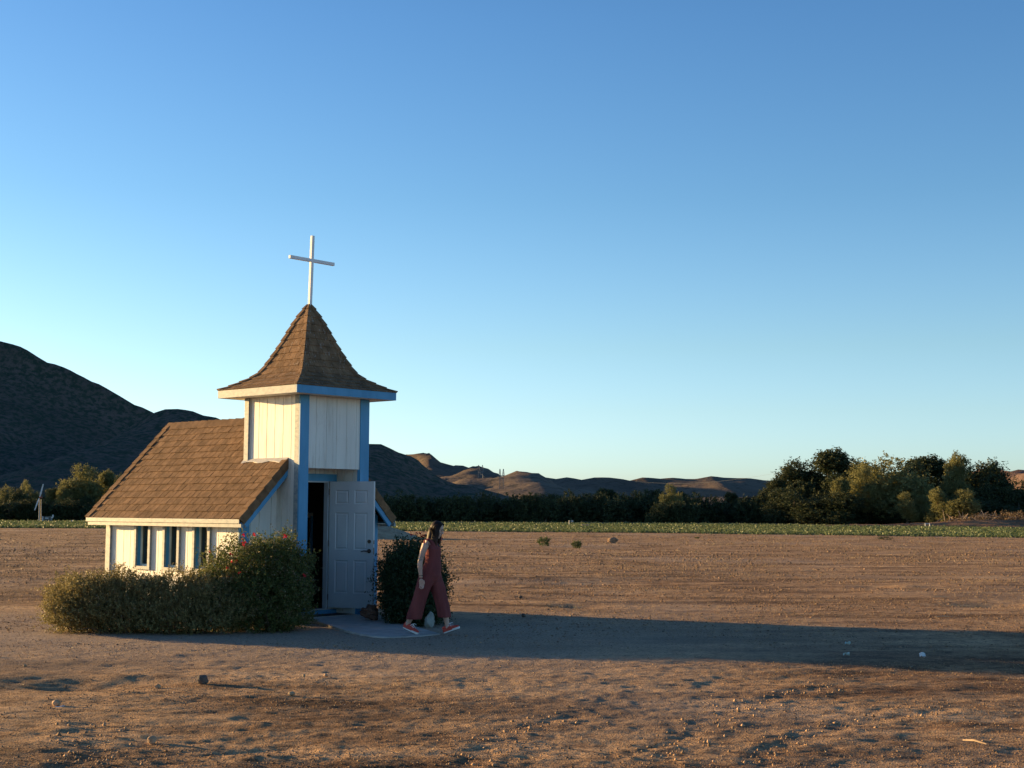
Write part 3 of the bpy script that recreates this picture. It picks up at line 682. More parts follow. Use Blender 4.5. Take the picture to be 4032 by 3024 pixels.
SPSH = mat_streaked()
spire = sp.build('spire_roof', SPSH, chap); under.build('deck', RUNDER, spire)
hc = MB()
for fa, fb, su, sv in ((0, 1, -1, -1), (1, 2, 1, -1), (2, 3, 1, 1), (3, 0, -1, 1)):
    s = 0.0; ex = .148
    while s < PL - .02:
        s1 = min(s + ex + .02, PL); h0, z0 = prof_at(s); h1, z1 = prof_at(s1)
        dh, dz = h0 - h1, z1 - z0; L = math.hypot(dh, dz); nh, nz = dz / L, dh / L
        for face in (fa, fb):
            sgn = (sv if face in (0, 2) else su)
            w = .085
            def Q(h, z, off, k): 
                hh = h + nh * k; return spt(face, hh, z + nz * k, sgn * max(h + nh * k - off, 0.0))
            o0, o1 = min(w, h0), min(w, h1)
            hc.hexa([Q(h0, z0, 0, .014), Q(h0, z0, o0, .014), Q(h1, z1, o1, .004), Q(h1, z1, 0, .004),
                     Q(h0, z0, 0, .034), Q(h0, z0, o0, .030), Q(h1, z1, o1, .016), Q(h1, z1, 0, .018)])
        s += ex
hc.build('hip_cap', SPSH, spire)
# cross
WHITEC = mat_simple('white_cross_paint', (.70, .70, .69), (.80, .80, .78), .45, 8, .001, 60)
cr = MB(); cx, cy = .663, CV + .01; hw = .026
def lean(z): return (cx + (z - 5.17) * .026, cy)
za, zb = 5.12, 6.345
cr.hexa([(lean(za)[0] - hw, cy - hw, za), (lean(za)[0] + hw, cy - hw, za), (lean(za)[0] + hw, cy + hw, za), (lean(za)[0] - hw, cy + hw, za),
         (lean(zb)[0] - hw, cy - hw, zb), (lean(zb)[0] + hw, cy - hw, zb), (lean(zb)[0] + hw, cy + hw, zb), (lean(zb)[0] - hw, cy + hw, zb)])
cross = empty('cross', (0, 0, 0)); cross.parent = chap
cr.build('upright', WHITEC, cross, bevel=.003)
m = MB(); m.box(.205, 1.168, cy - hw - .004, cy - hw + .047, 5.895, 5.948); m.build('crossbar', WHITEC, cross, bevel=.003)
# door leaf, six raised panels, opened outward
hx, hy = 1.030, .535; fx, fy = 1.285, -.262
DL = math.hypot(fx - hx, fy - hy); ang = math.atan2(fy - hy, fx - hx)
door = empty('door', (hx, hy, 0), ang); door.parent = chap
DZ0, DZ1 = .150, 2.222
# local frame: x along leaf from hinge, y thickness. camera-facing side = +? face visible is -y side
def door_face(mb, yf, yr, sgn):
    """panelled skin: yf outer plane, recess depth toward yr"""
    st = .115; ws = (DL - 3 * st * .98) / 2
    cols = [(.115, .115 + ws), (DL - .115 - ws, DL - .115)]
    rows = [(DZ0 + .24, DZ0 + .78), (DZ0 + .95, DZ0 + 1.56), (DZ0 + 1.70, DZ0 + 1.93)]
    xs = [0] + [c for p in cols for c in p] + [DL]; zs = [DZ0] + [r_ for p in rows for r_ in p] + [DZ1]
    def quad(x0, x1, z0, z1, ya=yf): 
        vs = [(x0, ya, z0), (x1, ya, z0), (x1, ya, z1), (x0, ya, z1)]
        mb.add(vs, [(0, 1, 2, 3) if sgn < 0 else (3, 2, 1, 0)])
    for i in range(len(xs) - 1):
        for j in range(len(zs) - 1):
            if i % 2 == 1 and j % 2 == 1:
                x0, x1, z0, z1 = xs[i], xs[i + 1], zs[j], zs[j + 1]
                lv = [(0, 0), (.014, .009), (.022, .009), (.040, .002)]
                for (i0, d0), (i1, d1) in zip(lv[:-1], lv[1:]):
                    a = [(x0 + i0, z0 + i0), (x1 - i0, z0 + i0), (x1 - i0, z1 - i0), (x0 + i0, z1 - i0)]
                    b = [(x0 + i1, z0 + i1), (x1 - i1, z0 + i1), (x1 - i1, z1 - i1), (x0 + i1, z1 - i1)]
                    ya, yb = yf + sgn * -d0, yf + sgn * -d1
                    for k in range(4):
                        p, q = k, (k + 1) % 4
                        vs = [(a[p][0], ya, a[p][1]), (a[q][0], ya, a[q][1]), (b[q][0], yb, b[q][1]), (b[p][0], yb, b[p][1])]
                        mb.add(vs, [(0, 1, 2, 3) if sgn < 0 else (3, 2, 1, 0)])
                quad(x0 + .04, x1 - .04, z0 + .04, z1 - .04, yf - sgn * .002)
            else: quad(xs[i], xs[i + 1], zs[j], zs[j + 1])
db = MB(); TH = .044
door_face(db, -TH / 2, 0, -1); door_face(db, TH / 2, 0, 1)
for (p, q) in (((0, DZ0), (0, DZ1)), ((DL, DZ0), (DL, DZ1)), ((0, DZ0), (DL, DZ0)), ((0, DZ1), (DL, DZ1))):
    if p[0] == q[0]: db.add([(p[0], -TH / 2, p[1]), (p[0], TH / 2, p[1]), (p[0], TH / 2, q[1]), (p[0], -TH / 2, q[1])], [(0, 1, 2, 3)])
    else: db.add([(p[0], -TH / 2, p[1]), (q[0], -TH / 2, p[1]), (q[0], TH / 2, p[1]), (p[0], TH / 2, p[1])], [(0, 1, 2, 3)])
db.build('leaf', DOORW, door)
for sg in (-1, 1):
    h = MB(); kx = DL - .07; kz = 1.085
    h.tube([(kx, sg * TH / 2, kz), (kx, sg * (TH / 2 + .012), kz)], .034, 16)
    h.tube([(kx, sg * (TH / 2 + .012), kz), (kx, sg * (TH / 2 + .055), kz), (kx - .02, sg * (TH / 2 + .062), kz), (kx - .07, sg * (TH / 2 + .06), kz + .004), (kx - .125, sg * (TH / 2 + .055), kz - .008)], [.013, .012, .011, .009, .007], 10)
    h.build('handle', METAL, door, smooth=True)
    h = MB(); h.tube([(kx, sg * TH / 2, kz + .155), (kx, sg * (TH / 2 + .016), kz + .155)], .031, 16); h.tube([(kx, sg * (TH / 2 + .016), kz + .155), (kx, sg * (TH / 2 + .024), kz + .155)], .018, 12)
    h.build('deadbolt', METAL, door)
h = MB(); h.box(DL, DL + .002, -.013, .013, 1.03, 1.14); h.build('latch_plate', METAL, door)
h = MB(); h.box(DL, DL + .002, -.013, .013, 1.2, 1.26); h.build('latch_plate', METAL, door)
for z in (.32, 1.2, 2.05):
    h = MB(); h.tube([(-.006, -TH / 2 - .004, z - .05), (-.006, -TH / 2 - .004, z + .05)], .007, 8); h.build('hinge', METAL, door)

def uv(u, v, z=0.0):
    c, s = math.cos(YAW), math.sin(YAW); return Vector((O.x + u * c - v * s, O.y + u * s + v * c, z))
# concrete ramp in front of the door
poly = [(.10, -.01), (.0, -.27), (-.2, -.68), (-.42, -1.15), (-.78, -1.92), (-.98, -2.45), (-1.08, -2.8), (-1.02, -3.05), (-.8, -3.15), (-.5, -3.2), (-.127, -3.18), (.3, -2.35), (.713, -1.56), (1.05, -.95), (1.393, -.3), (1.39, -.01)]
mb = MB(); zr = lambda u, v: .018 + .034 * (1 + v / 3.2) ** 1
mb.prism([(u, v) for u, v in poly], -.10, zr)
ramp_o = mb.build('concrete_ramp', CONC, None, bevel=.006); ramp_o.location = O; ramp_o.rotation_euler = (0, 0, YAW)
tag(ramp_o, 'smooth grey concrete ramp fanning out from the chapel doorway', 'ramp')
mb = MB(); mb.box(.14, 1.12, .06, .46, .046, .056); mt = mb.build('door_mat', MATM, None, bevel=.003); mt.location = O; mt.rotation_euler = (0, 0, YAW)
tag(mt, 'flat dark brown mat on the floor of the chapel porch', 'door mat')

# ------------------------------------------------------------------ foliage
def leaf_quads(P, size, aspect=.55, up=.0, rs=None):
    """P (n,3): one folded-diamond leaf at each point, random orientation"""
    rs = rs or rng; n = len(P)
    a = rs.normal(size=(n, 3)); a[:, 2] += up; a /= np.linalg.norm(a, axis=1)[:, None]
    b = rs.normal(size=(n, 3)); b -= (b * a).sum(1)[:, None] * a; b /= np.linalg.norm(b, axis=1)[:, None]
    s = (size * (.6 + .8 * rs.random(n)))[:, None]
    V = np.stack([P - a * s * .5, P + b * s * aspect * .5, P + a * s * .5, P - b * s * aspect * .5], 1).reshape(-1, 3)
    F_ = np.arange(4 * n).reshape(n, 4)
    return V, F_
def blob_points(blobs, n, rs, shell=.55):
    """points in the outer shells of ellipsoids (cx,cy,cz,rx,ry,rz), outward direction too"""
    w = np.array([(b[3] * b[4] + b[3] * b[5] + b[4] * b[5]) for b in blobs]); w = w / w.sum()
    k = rs.choice(len(blobs), n, p=w); B = np.array(blobs)[k]
    d = rs.normal(size=(n, 3)); d /= np.linalg.norm(d, axis=1)[:, None]
    r_ = shell + (1.03 - shell) * rs.random(n) ** .7
    lump = 1 + .22 * np.sin(d[:, 0] * 5 + B[:, 0] * 7) * np.cos(d[:, 2] * 6 + B[:, 1] * 5)
    return B[:, :3] + d * B[:, 3:] * (r_ * lump)[:, None], d
def shoots(blobs, n, length, per, leaf, rs, upw=.7, spread=.25, shell=.55, zmin=.03, aspect=.55, droop=0.0):
    P, d = blob_points(blobs, n, rs, shell)
    dr = d + rs.normal(0, .35, (n, 3)); dr[:, 2] += upw; dr /= np.linalg.norm(dr, axis=1)[:, None]
    L = length * (.45 + .9 * rs.random(n) ** 1.5)
    t = rs.random((n, per)) ** .8
    Q = P[:, None] + dr[:, None] * (t * L[:, None])[..., None] + rs.normal(0, spread * length * .3, (n, per, 3))
    Q[..., 2] -= droop * t ** 2 * L[:, None]
    Q = Q.reshape(-1, 3); Q = Q[Q[:, 2] > zmin]
    return leaf_quads(Q, leaf, aspect, .3, rs)
def trunk_mesh(name, segs, mat, parent):
    m = MB()
    for pts, rad in segs: m.tube(pts, rad, 7)
    return m.build(name, mat, parent, smooth=True)
SAGE = mat_leaf('sage_leaf', [(.085, .078, .03), (.17, .15, .058), (.27, .23, .092), (.36, .29, .13)], .35)
BOUG = mat_leaf('bougainvillea_leaf', [(.04, .055, .016), (.07, .10, .026), (.12, .14, .04), (.20, .17, .07)], .35)
DRY = mat_leaf('dry_twig_leaf', [(.12, .085, .05), (.22, .17, .10), (.32, .26, .17)], .2)
REDF = mat_leaf('red_bract', [(.34, .01, .015), (.50, .02, .03), (.40, .02, .05)], .35)
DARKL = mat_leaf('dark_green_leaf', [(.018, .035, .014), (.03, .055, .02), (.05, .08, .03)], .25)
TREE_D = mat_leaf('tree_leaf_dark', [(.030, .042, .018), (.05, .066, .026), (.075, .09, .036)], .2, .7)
TREE_SUN = mat_leaf('tree_leaf_sunlit', [(.125, .135, .05), (.19, .19, .072), (.27, .255, .10)], .36, .7)  # brighter leaf copy for trees in sun, sunlight put into the colour
WEED = mat_leaf('weed_leaf', [(.04, .07, .02), (.07, .11, .03), (.10, .14, .05)], .3)
def bush(name, label, cat, center, blobs, n, length, per, leaf, mat, seed, stems=14, flowers=(), dry=0, group=None, **kw):
    rs = np.random.default_rng(seed); root = empty(name, center); tag(root, label, cat, group)
    V, F_ = shoots(blobs, n, length, per, leaf, rs, **kw); mesh_np('foliage', V, F_, mat, root)
    if dry:
        V, F_ = shoots(blobs, dry, length * 1.2, per // 2, leaf * .8, rs, **kw); mesh_np('dry_foliage', V, F_, DRY, root)
    m = MB(); P, d = blob_points(blobs, stems, rs, .75)
    for p in P:
        b0 = Vector((p[0] * .75 + rs.normal(0, .08), p[1] * .6, 0)); e = Vector(p); 
        mid = b0.lerp(e, .5) + Vector((rs.normal(0, .06), rs.normal(0, .06), .05))
        m.tube([b0, mid, e, e + (e - mid) * .35], [.013, .009, .005, .002], 5)
    m.build('stems', BARK, root)
    if flowers:
        for (x, y, z) in flowers:
            k = 8; Q = np.array([x, y, z]) + rs.normal(0, .010, (k, 3)); V, F_ = leaf_quads(Q, .027, .9, 0, rs)
            mesh_np('flower', V, F_, REDF, root)
    return root
# grey-green sage hedge along the nave (camera side)
C0 = Vector((-5.0, 20.3, 0))
hb = [(-1.25, .2, .38, .44, .5, .34), (-.95, .0, .42, .6, .5, .36), (-.45, .1, .40, .6, .5, .38), (.1, .0, .42, .6, .5, .35), (.65, .05, .42, .6, .5, .36), (-1.15, -.1, .22, .5, .42, .22), (-.3, -.2, .22, .75, .4, .22), (.5, -.2, .22, .75, .4, .22)]
bush('sage_hedge', 'long low grey-green clipped hedge left of the flowering bush, in front of the chapel windows', 'hedge', C0, hb, 11500, .16, 16, .024, SAGE, 11, 40, dry=900, upw=.75, spread=.18, shell=.6, zmin=-.02)
C1 = Vector((-3.45, 20.6, 0))
bb = [(-.50, .1, .80, .50, .45, .44), (-.10, .15, .92, .48, .45, .40), (.08, .2, .80, .36, .45, .45), (-.2, -.15, .5, .65, .45, .42), (.10, -.05, .4, .36, .42, .36), (-.65, -.05, .4, .5, .4, .36), (-.2, 0, .2, .72, .5, .22), (-.92, .15, .58, .28, .35, .36), (-.4, .8, .7, .6, .5, .5), (-.05, .85, .6, .4, .45, .5), (-.8, .8, .5, .45, .45, .45)]
fl_px = [(960, 2105), (1003, 2103), (1000, 2105), (955, 2123), (959, 2137), (961, 2143), (1122, 2111), (1126, 2113), (828, 2172), (909, 2180), (915, 2210), (928, 2209), (893, 2237), (899, 2274), (925, 2347), (816, 2330), (1200, 2265), (982, 2490), (940, 2255)]
fl = []
for i, (px, py) in enumerate(fl_px):
    p = at(px, py, 20.05 + .15 * (i % 3)); fl.append((p.x - C1.x, p.y - C1.y, max(p.z, .1)))
bush('bougainvillea_bush', 'tall bushy bougainvillea with scattered red flowers, left of the open doorway', 'bush', C1, bb, 7500, .19, 13, .032, BOUG, 12, 34, flowers=fl, dry=1300, upw=.45, spread=.3, shell=.6, zmin=-.02)
C2 = Vector((-1.58, 21.9, 0))
rbm = [(-.12, .1, .70, .28, .4, .42), (.12, 0, .76, .28, .38, .42), (-.04, -.1, .4, .34, .4, .38), (.18, -.1, .4, .28, .38, .38), (.10, -.15, .18, .38, .42, .2), (.26, -.05, .75, .16, .2, .42), (.0, .8, .6, .45, .5, .55), (.0, 1.4, .5, .42, .5, .5)]
fl = []
for px, py in [(1622, 2104), (1640, 2100), (1655, 2098), (1660, 2112), (1668, 2108), (1690, 2120), (1738, 2120)]:
    p = at(px, py, 21.7); fl.append((p.x - C2.x, p.y - C2.y, p.z))
bush('bougainvillea_bush', 'dark shaded bougainvillea bush between the open white door and the walking woman', 'bush', C2, rbm, 6500, .20, 12, .036, DARKL, 13, 26, flowers=fl, upw=.4, spread=.3, shell=.58, zmin=-.02)
# dry stubble and weed litter, too fine to count
STUB = mat_leaf('dry_stubble', [(.16, .11, .06), (.30, .22, .12), (.42, .33, .19)], .3)
def stubble(n, y0, y1, seed, s0):
    rs = np.random.default_rng(seed); Y = y0 * (y1 / y0) ** rs.random(n); X = (rs.random(n) * 2 - 1) * .42 * Y
    den = fbm(X / 3.5 + 70, Y / 2.0 + 31, 4); kp = rs.random(n) < np.clip(.35 + den * 4, .04, 1); kp &= ~((X > -6.6) & (X < -.2) & (Y > 19.4) & (Y < 27)); X, Y = X[kp], Y[kp]
    P = np.stack([X, Y, hground(X, Y) + ruts(X, Y) + .008 * np.clip(Y / 20, .8, 3)], -1)
    V, F_ = leaf_quads(P, 1.0, .35, .6, rs); V = V.reshape(-1, 4, 3); c = P[:, None]; V = c + (V - c) * (s0 * np.clip(Y / 20, .7, 4.0))[:, None, None]
    return mesh_np('dry_stubble', V.reshape(-1, 3), F_, STUB)
tag(stubble(90000, 9, 112, 81, .022), kind='stuff', cat='stubble', label='thin dry stubble and weed litter scattered over the bare field')
# small weeds out on the bare ground
def weed(px, py, r_, h, label, seed, mat=WEED):
    g_ = on_ground(px, py); g_.z = gz(g_.x, g_.y)
    rs = np.random.default_rng(seed); V, F_ = shoots([(0, 0, h * .45, r_, r_, h * .45)], 170, h * .35, 9, h * .09 + .015, rs, upw=.8, spread=.3, zmin=0)
    o = mesh_np('weed', V, F_, mat, None); o.location = g_; tag(o, label, 'weed')
weed(2142, 2150, .25, .42, 'leafy green weed on bare ground, larger and left one of two past the woman', 31)
weed(2272, 2158, .19, .32, 'small rounded green weed on bare ground, right one of two past the woman', 32)
weed(3486, 2126, .5, .2, 'low dark green weed patch near the crop edge at right', 33, DARKL)
weed(2745, 2120, .15, .1, 'tiny green tuft at the near edge of the crop field', 34)

# ------------------------------------------------------------------ trees
def tree_template(kind, seed):
    rs = np.random.default_rng(seed)
    if kind == 'tall':      # heaped rounded clumps, 10 m
        blobs = []
        for i in range(15):
            a = rs.random() * 6.28; z = 1.2 + 7.6 * rs.random() ** .8; rr_ = 2.6 * (1 - (z / 11.5) ** 2.2) * rs.random() ** .5
            r0 = .9 + .8 * rs.random() * (1 - z / 14); blobs.append((math.cos(a) * rr_, math.sin(a) * rr_, z, r0, r0, r0 * 1.25))
        blobs.append((0, 0, 9.2, .75, .75, 1.0)); H = 10
    elif kind == 'round':
        blobs = []
        for i in range(16):
            a = rs.random() * 6.28; z = 1.0 + 5.6 * rs.random(); rr_ = 3.0 * math.sqrt(max(.05, 1 - ((z - 3.2) / 4.6) ** 2)) * rs.random() ** .5
            r0 = 1.0 + .9 * rs.random(); blobs.append((math.cos(a) * rr_, math.sin(a) * rr_, z, r0, r0, r0 * 1.05))
        H = 8
    else:                   # shrub
        blobs = []
        for i in range(9):
            a = rs.random() * 6.28; z = .6 + 2.0 * rs.random(); rr_ = 1.9 * rs.random() ** .6
            r0 = .7 + .55 * rs.random(); blobs.append((math.cos(a) * rr_, math.sin(a) * rr_, z, r0 * 1.15, r0 * 1.15, r0))
        H = 4
    n = {'tall': 2200, 'round': 2200, 'shrub': 1100}[kind]
    V, F_ = shoots(blobs, n, .75 if kind != 'shrub' else .55, 13, .25 if kind != 'shrub' else .22, rs, upw=.75, spread=.5, shell=.5, zmin=.1, aspect=.5)
    segs = []
    segs.append(([Vector((0, 0, -.3)), Vector((.1, .05, H * .25)), Vector((.05, .1, H * .5)), Vector((0, 0, H * .8))], [H * .028, H * .022, H * .015, H * .004]))
    for b in blobs[:9]:
        segs.append(([Vector((.05, .05, H * .12)), Vector((b[0] * .45, b[1] * .45, b[2] * .55)), Vector((b[0], b[1], b[2]))], [H * .013, H * .008, H * .003]))
    return V, F_, segs, H
TPL = {}
for kind, seed in (('tall', 101), ('tall', 102), ('tall', 103), ('round', 104), ('round', 105), ('round', 106), ('shrub', 107), ('shrub', 108)):
    TPL.setdefault(kind, []).append(tree_template(kind, seed))
MESHC = {}
def tree(kind, idx, mat, px, py_top, Y, width_px, label, group=None, name=None):
    """tree whose crown top is seen at (px,py_top) when standing at distance Y"""
    t = TPL[kind][idx % len(TPL[kind])]; V, F_, segs, H = t
    top = at(px, py_top, Y); h = top.z; Ht = float(V[:, 2].max()); Wt = float(np.percentile(np.abs(V[:, 0]), 98)) * 2
    sx = 1.15 * (width_px * Y / F_PX) / Wt; sz = h / Ht
    key = (kind, idx % len(TPL[kind]), mat.name)
    nm = name or ('tree' if kind != 'shrub' else 'shrub')
    root = empty(nm, (top.x, Y, 0), random.random() * 6.28); root.scale = (sx, sx, sz); tag(root, label, 'tree' if kind != 'shrub' else 'shrub', group)
    if key in MESHC:
        c, k = MESHC[key]; c2 = c.copy(); link(c2); c2.parent = root; k2 = k.copy(); link(k2); k2.parent = root
    else:
        c = mesh_np('crown', V, F_, mat, root); k = trunk_mesh('trunk', segs, BARK, root); MESHC[key] = (c, k)
    return root
# right grove (photo pixels of crown tops)
RG = [  # kind idx mat px top Y width label
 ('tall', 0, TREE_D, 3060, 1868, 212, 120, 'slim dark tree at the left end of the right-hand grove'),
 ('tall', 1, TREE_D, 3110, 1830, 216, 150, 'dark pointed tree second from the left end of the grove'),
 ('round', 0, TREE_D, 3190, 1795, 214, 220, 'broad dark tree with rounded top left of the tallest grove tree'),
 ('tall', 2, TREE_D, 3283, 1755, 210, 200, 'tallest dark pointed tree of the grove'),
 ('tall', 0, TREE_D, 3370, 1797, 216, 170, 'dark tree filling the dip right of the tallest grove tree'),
 ('round', 1, TREE_SUN, 3478, 1772, 200, 290, 'large sunlit olive-golden tree in the middle of the grove'),
 ('tall', 1, TREE_SUN, 3410, 1822, 197, 110, 'golden side crown at the left of the large sunlit tree'),
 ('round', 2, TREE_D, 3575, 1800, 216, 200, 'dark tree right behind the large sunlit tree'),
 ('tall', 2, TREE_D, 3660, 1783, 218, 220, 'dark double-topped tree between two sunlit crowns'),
 ('tall', 0, TREE_SUN, 3765, 1768, 206, 130, 'slender sunlit tree near the right end of the grove'),
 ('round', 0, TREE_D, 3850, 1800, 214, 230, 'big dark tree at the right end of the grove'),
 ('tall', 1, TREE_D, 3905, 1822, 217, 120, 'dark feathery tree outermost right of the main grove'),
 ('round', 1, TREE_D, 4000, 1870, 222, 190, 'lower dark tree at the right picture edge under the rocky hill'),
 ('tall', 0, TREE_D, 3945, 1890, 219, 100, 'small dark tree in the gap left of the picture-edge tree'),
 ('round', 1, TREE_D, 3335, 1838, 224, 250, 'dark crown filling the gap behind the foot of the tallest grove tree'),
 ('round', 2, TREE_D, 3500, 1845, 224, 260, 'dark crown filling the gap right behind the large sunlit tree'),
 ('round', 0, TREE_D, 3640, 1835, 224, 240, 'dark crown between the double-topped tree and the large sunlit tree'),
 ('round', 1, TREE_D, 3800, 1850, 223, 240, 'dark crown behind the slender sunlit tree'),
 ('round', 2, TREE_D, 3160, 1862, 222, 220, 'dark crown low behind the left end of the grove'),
 ('tall', 2, TREE_SUN, 3312, 1872, 196, 75, 'small half-lit tree against the dark grove under its tallest crown'),
 ('tall', 1, TREE_SUN, 3570, 1932, 190, 62, 'first small sunlit tree from the left in front of the dark grove'),
 ('tall', 2, TREE_SUN, 3632, 1945, 192, 70, 'dim low sunlit tree just left of the tall yellow-green one'),
 ('tall', 0, TREE_SUN, 3690, 1912, 186, 90, 'tall narrow yellow-green sunlit tree in front of the dark grove'),
 ('tall', 1, TREE_SUN, 3788, 1922, 184, 95, 'bushy yellow-green tree low at the right in front of the grove'),
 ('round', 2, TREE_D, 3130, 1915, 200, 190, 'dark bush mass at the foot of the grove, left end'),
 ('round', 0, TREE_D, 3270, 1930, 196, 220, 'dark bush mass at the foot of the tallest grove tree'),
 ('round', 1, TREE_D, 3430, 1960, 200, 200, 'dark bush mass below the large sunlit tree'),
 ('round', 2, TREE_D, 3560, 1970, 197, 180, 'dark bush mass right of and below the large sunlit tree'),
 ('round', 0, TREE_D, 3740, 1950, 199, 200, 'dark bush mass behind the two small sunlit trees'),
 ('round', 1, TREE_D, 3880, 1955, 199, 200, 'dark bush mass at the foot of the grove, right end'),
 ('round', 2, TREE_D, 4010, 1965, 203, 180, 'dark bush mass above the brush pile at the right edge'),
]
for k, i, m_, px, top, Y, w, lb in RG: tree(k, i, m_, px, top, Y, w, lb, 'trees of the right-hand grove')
# left group
LG = [
 ('tall', 1, TREE_SUN, 318, 1820, 205, 120, 'tall rounded sunlit tree, highest of the left-hand group'),
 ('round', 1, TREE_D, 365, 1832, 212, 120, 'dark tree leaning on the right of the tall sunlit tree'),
 ('tall', 2, TREE_SUN, 425, 1842, 208, 80, 'half-lit tree between the tall sunlit tree and the chapel roof'),
 ('tall', 0, TREE_SUN, 475, 1858, 206, 55, 'small sunlit tree just touching the chapel roof slope'),
 ('round', 2, TREE_SUN, 125, 1885, 208, 75, 'rounded half-lit tree left of the wind machine'),
 ('tall', 0, TREE_SUN, 250, 1910, 203, 60, 'small sunlit tree at the left foot of the tall sunlit tree'),
 ('tall', 2, TREE_SUN, 215, 1915, 206, 60, 'small sunlit tree just right of the wind machine'),
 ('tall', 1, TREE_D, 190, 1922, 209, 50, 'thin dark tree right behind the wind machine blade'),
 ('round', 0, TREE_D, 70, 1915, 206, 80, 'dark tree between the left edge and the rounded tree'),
 ('round', 1, TREE_SUN, 20, 1900, 210, 80, 'dull green tree at the very left edge'),
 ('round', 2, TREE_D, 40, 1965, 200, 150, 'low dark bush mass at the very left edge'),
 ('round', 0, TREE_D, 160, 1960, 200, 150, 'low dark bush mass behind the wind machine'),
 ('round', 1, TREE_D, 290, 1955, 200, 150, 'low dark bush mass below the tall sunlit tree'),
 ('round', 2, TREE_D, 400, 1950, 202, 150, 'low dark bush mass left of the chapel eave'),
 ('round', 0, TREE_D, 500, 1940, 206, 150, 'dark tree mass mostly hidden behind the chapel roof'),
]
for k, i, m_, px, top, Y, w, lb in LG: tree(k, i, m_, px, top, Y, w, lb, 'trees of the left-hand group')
# long shaded line of scrub trees in the middle distance
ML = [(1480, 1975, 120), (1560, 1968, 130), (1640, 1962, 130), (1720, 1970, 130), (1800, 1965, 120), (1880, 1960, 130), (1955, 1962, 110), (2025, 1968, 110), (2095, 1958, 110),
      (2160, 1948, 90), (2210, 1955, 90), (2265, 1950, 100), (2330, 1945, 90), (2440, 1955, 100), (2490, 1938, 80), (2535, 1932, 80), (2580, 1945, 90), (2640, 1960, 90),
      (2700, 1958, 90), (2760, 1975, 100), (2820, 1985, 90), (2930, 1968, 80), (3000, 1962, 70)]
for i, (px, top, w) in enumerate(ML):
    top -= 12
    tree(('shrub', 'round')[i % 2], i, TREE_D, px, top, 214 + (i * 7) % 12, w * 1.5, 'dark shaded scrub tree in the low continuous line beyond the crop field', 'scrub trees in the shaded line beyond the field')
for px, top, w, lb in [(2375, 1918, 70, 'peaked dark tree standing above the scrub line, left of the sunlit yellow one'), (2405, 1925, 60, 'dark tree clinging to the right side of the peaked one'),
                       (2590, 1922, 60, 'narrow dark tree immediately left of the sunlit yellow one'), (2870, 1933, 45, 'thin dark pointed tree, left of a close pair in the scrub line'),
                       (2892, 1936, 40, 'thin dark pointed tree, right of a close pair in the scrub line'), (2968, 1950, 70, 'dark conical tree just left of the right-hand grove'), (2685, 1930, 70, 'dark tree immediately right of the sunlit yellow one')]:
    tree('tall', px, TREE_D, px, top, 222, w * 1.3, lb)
tree('tall', 1, TREE_SUN, 2632, 1900, 206, 58, 'bright yellow sunlit tree above the dark scrub line')
tree('shrub', 0, TREE_SUN, 2658, 1934, 207, 60, 'lower yellow bush at the right foot of the bright yellow tree')
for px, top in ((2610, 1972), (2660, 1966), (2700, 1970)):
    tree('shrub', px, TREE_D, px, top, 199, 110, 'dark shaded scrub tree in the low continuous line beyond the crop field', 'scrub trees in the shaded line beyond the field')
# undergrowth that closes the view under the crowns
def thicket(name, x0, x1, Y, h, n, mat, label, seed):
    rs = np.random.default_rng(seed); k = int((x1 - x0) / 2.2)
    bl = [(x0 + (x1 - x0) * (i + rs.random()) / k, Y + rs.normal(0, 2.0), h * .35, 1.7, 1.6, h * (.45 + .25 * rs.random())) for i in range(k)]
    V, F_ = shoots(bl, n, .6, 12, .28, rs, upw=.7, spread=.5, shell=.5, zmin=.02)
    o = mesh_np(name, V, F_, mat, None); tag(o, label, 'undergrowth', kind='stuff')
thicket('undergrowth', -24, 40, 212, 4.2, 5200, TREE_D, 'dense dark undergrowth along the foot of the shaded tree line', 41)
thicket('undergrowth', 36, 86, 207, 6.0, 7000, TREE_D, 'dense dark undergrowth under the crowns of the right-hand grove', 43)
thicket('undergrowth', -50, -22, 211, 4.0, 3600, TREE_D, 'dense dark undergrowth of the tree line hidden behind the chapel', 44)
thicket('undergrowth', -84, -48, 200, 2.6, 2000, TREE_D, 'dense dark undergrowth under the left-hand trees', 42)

# ------------------------------------------------------------------ crop field
def crop():
    rs = np.random.default_rng(50)
    near = lambda x: np.interp(x, [-90, -40, 14, 36, 70], [130, 124, 111, 97, 84]); far = lambda x: np.interp(x, [-90, -62, 20, 31, 53, 90], [180, 180, 191, 184, 156, 130])
    pts = []
    for k in range(62000):
        x = rs.uniform(-85, 75); a, b = near(x), far(x); y = a + (b - a) * rs.random() ** 1.25
        gap = 150 + .02 * x if x < 28 else 999
        if abs(y - gap) < 2.2 : continue
        pts.append((x, y, 0))
    P = np.array(pts); P[:, 2] = .03 + .10 * rs.random(len(P))
    P = np.repeat(P, 3, 0) + rs.normal(0, .07, (len(P) * 3, 3)); P[:, 2] = np.abs(P[:, 2])
    V, F_ = leaf_quads(P, .17, .8, .8, rs)
    return mesh_np('crop_field', V, F_, mat_leaf('crop_leaf', [(.06, .095, .035), (.11, .15, .06), (.18, .21, .09)], .3), None)
tag(crop(), 'band of low leafy green crop across the far side of the bare field', 'crop', kind='stuff')

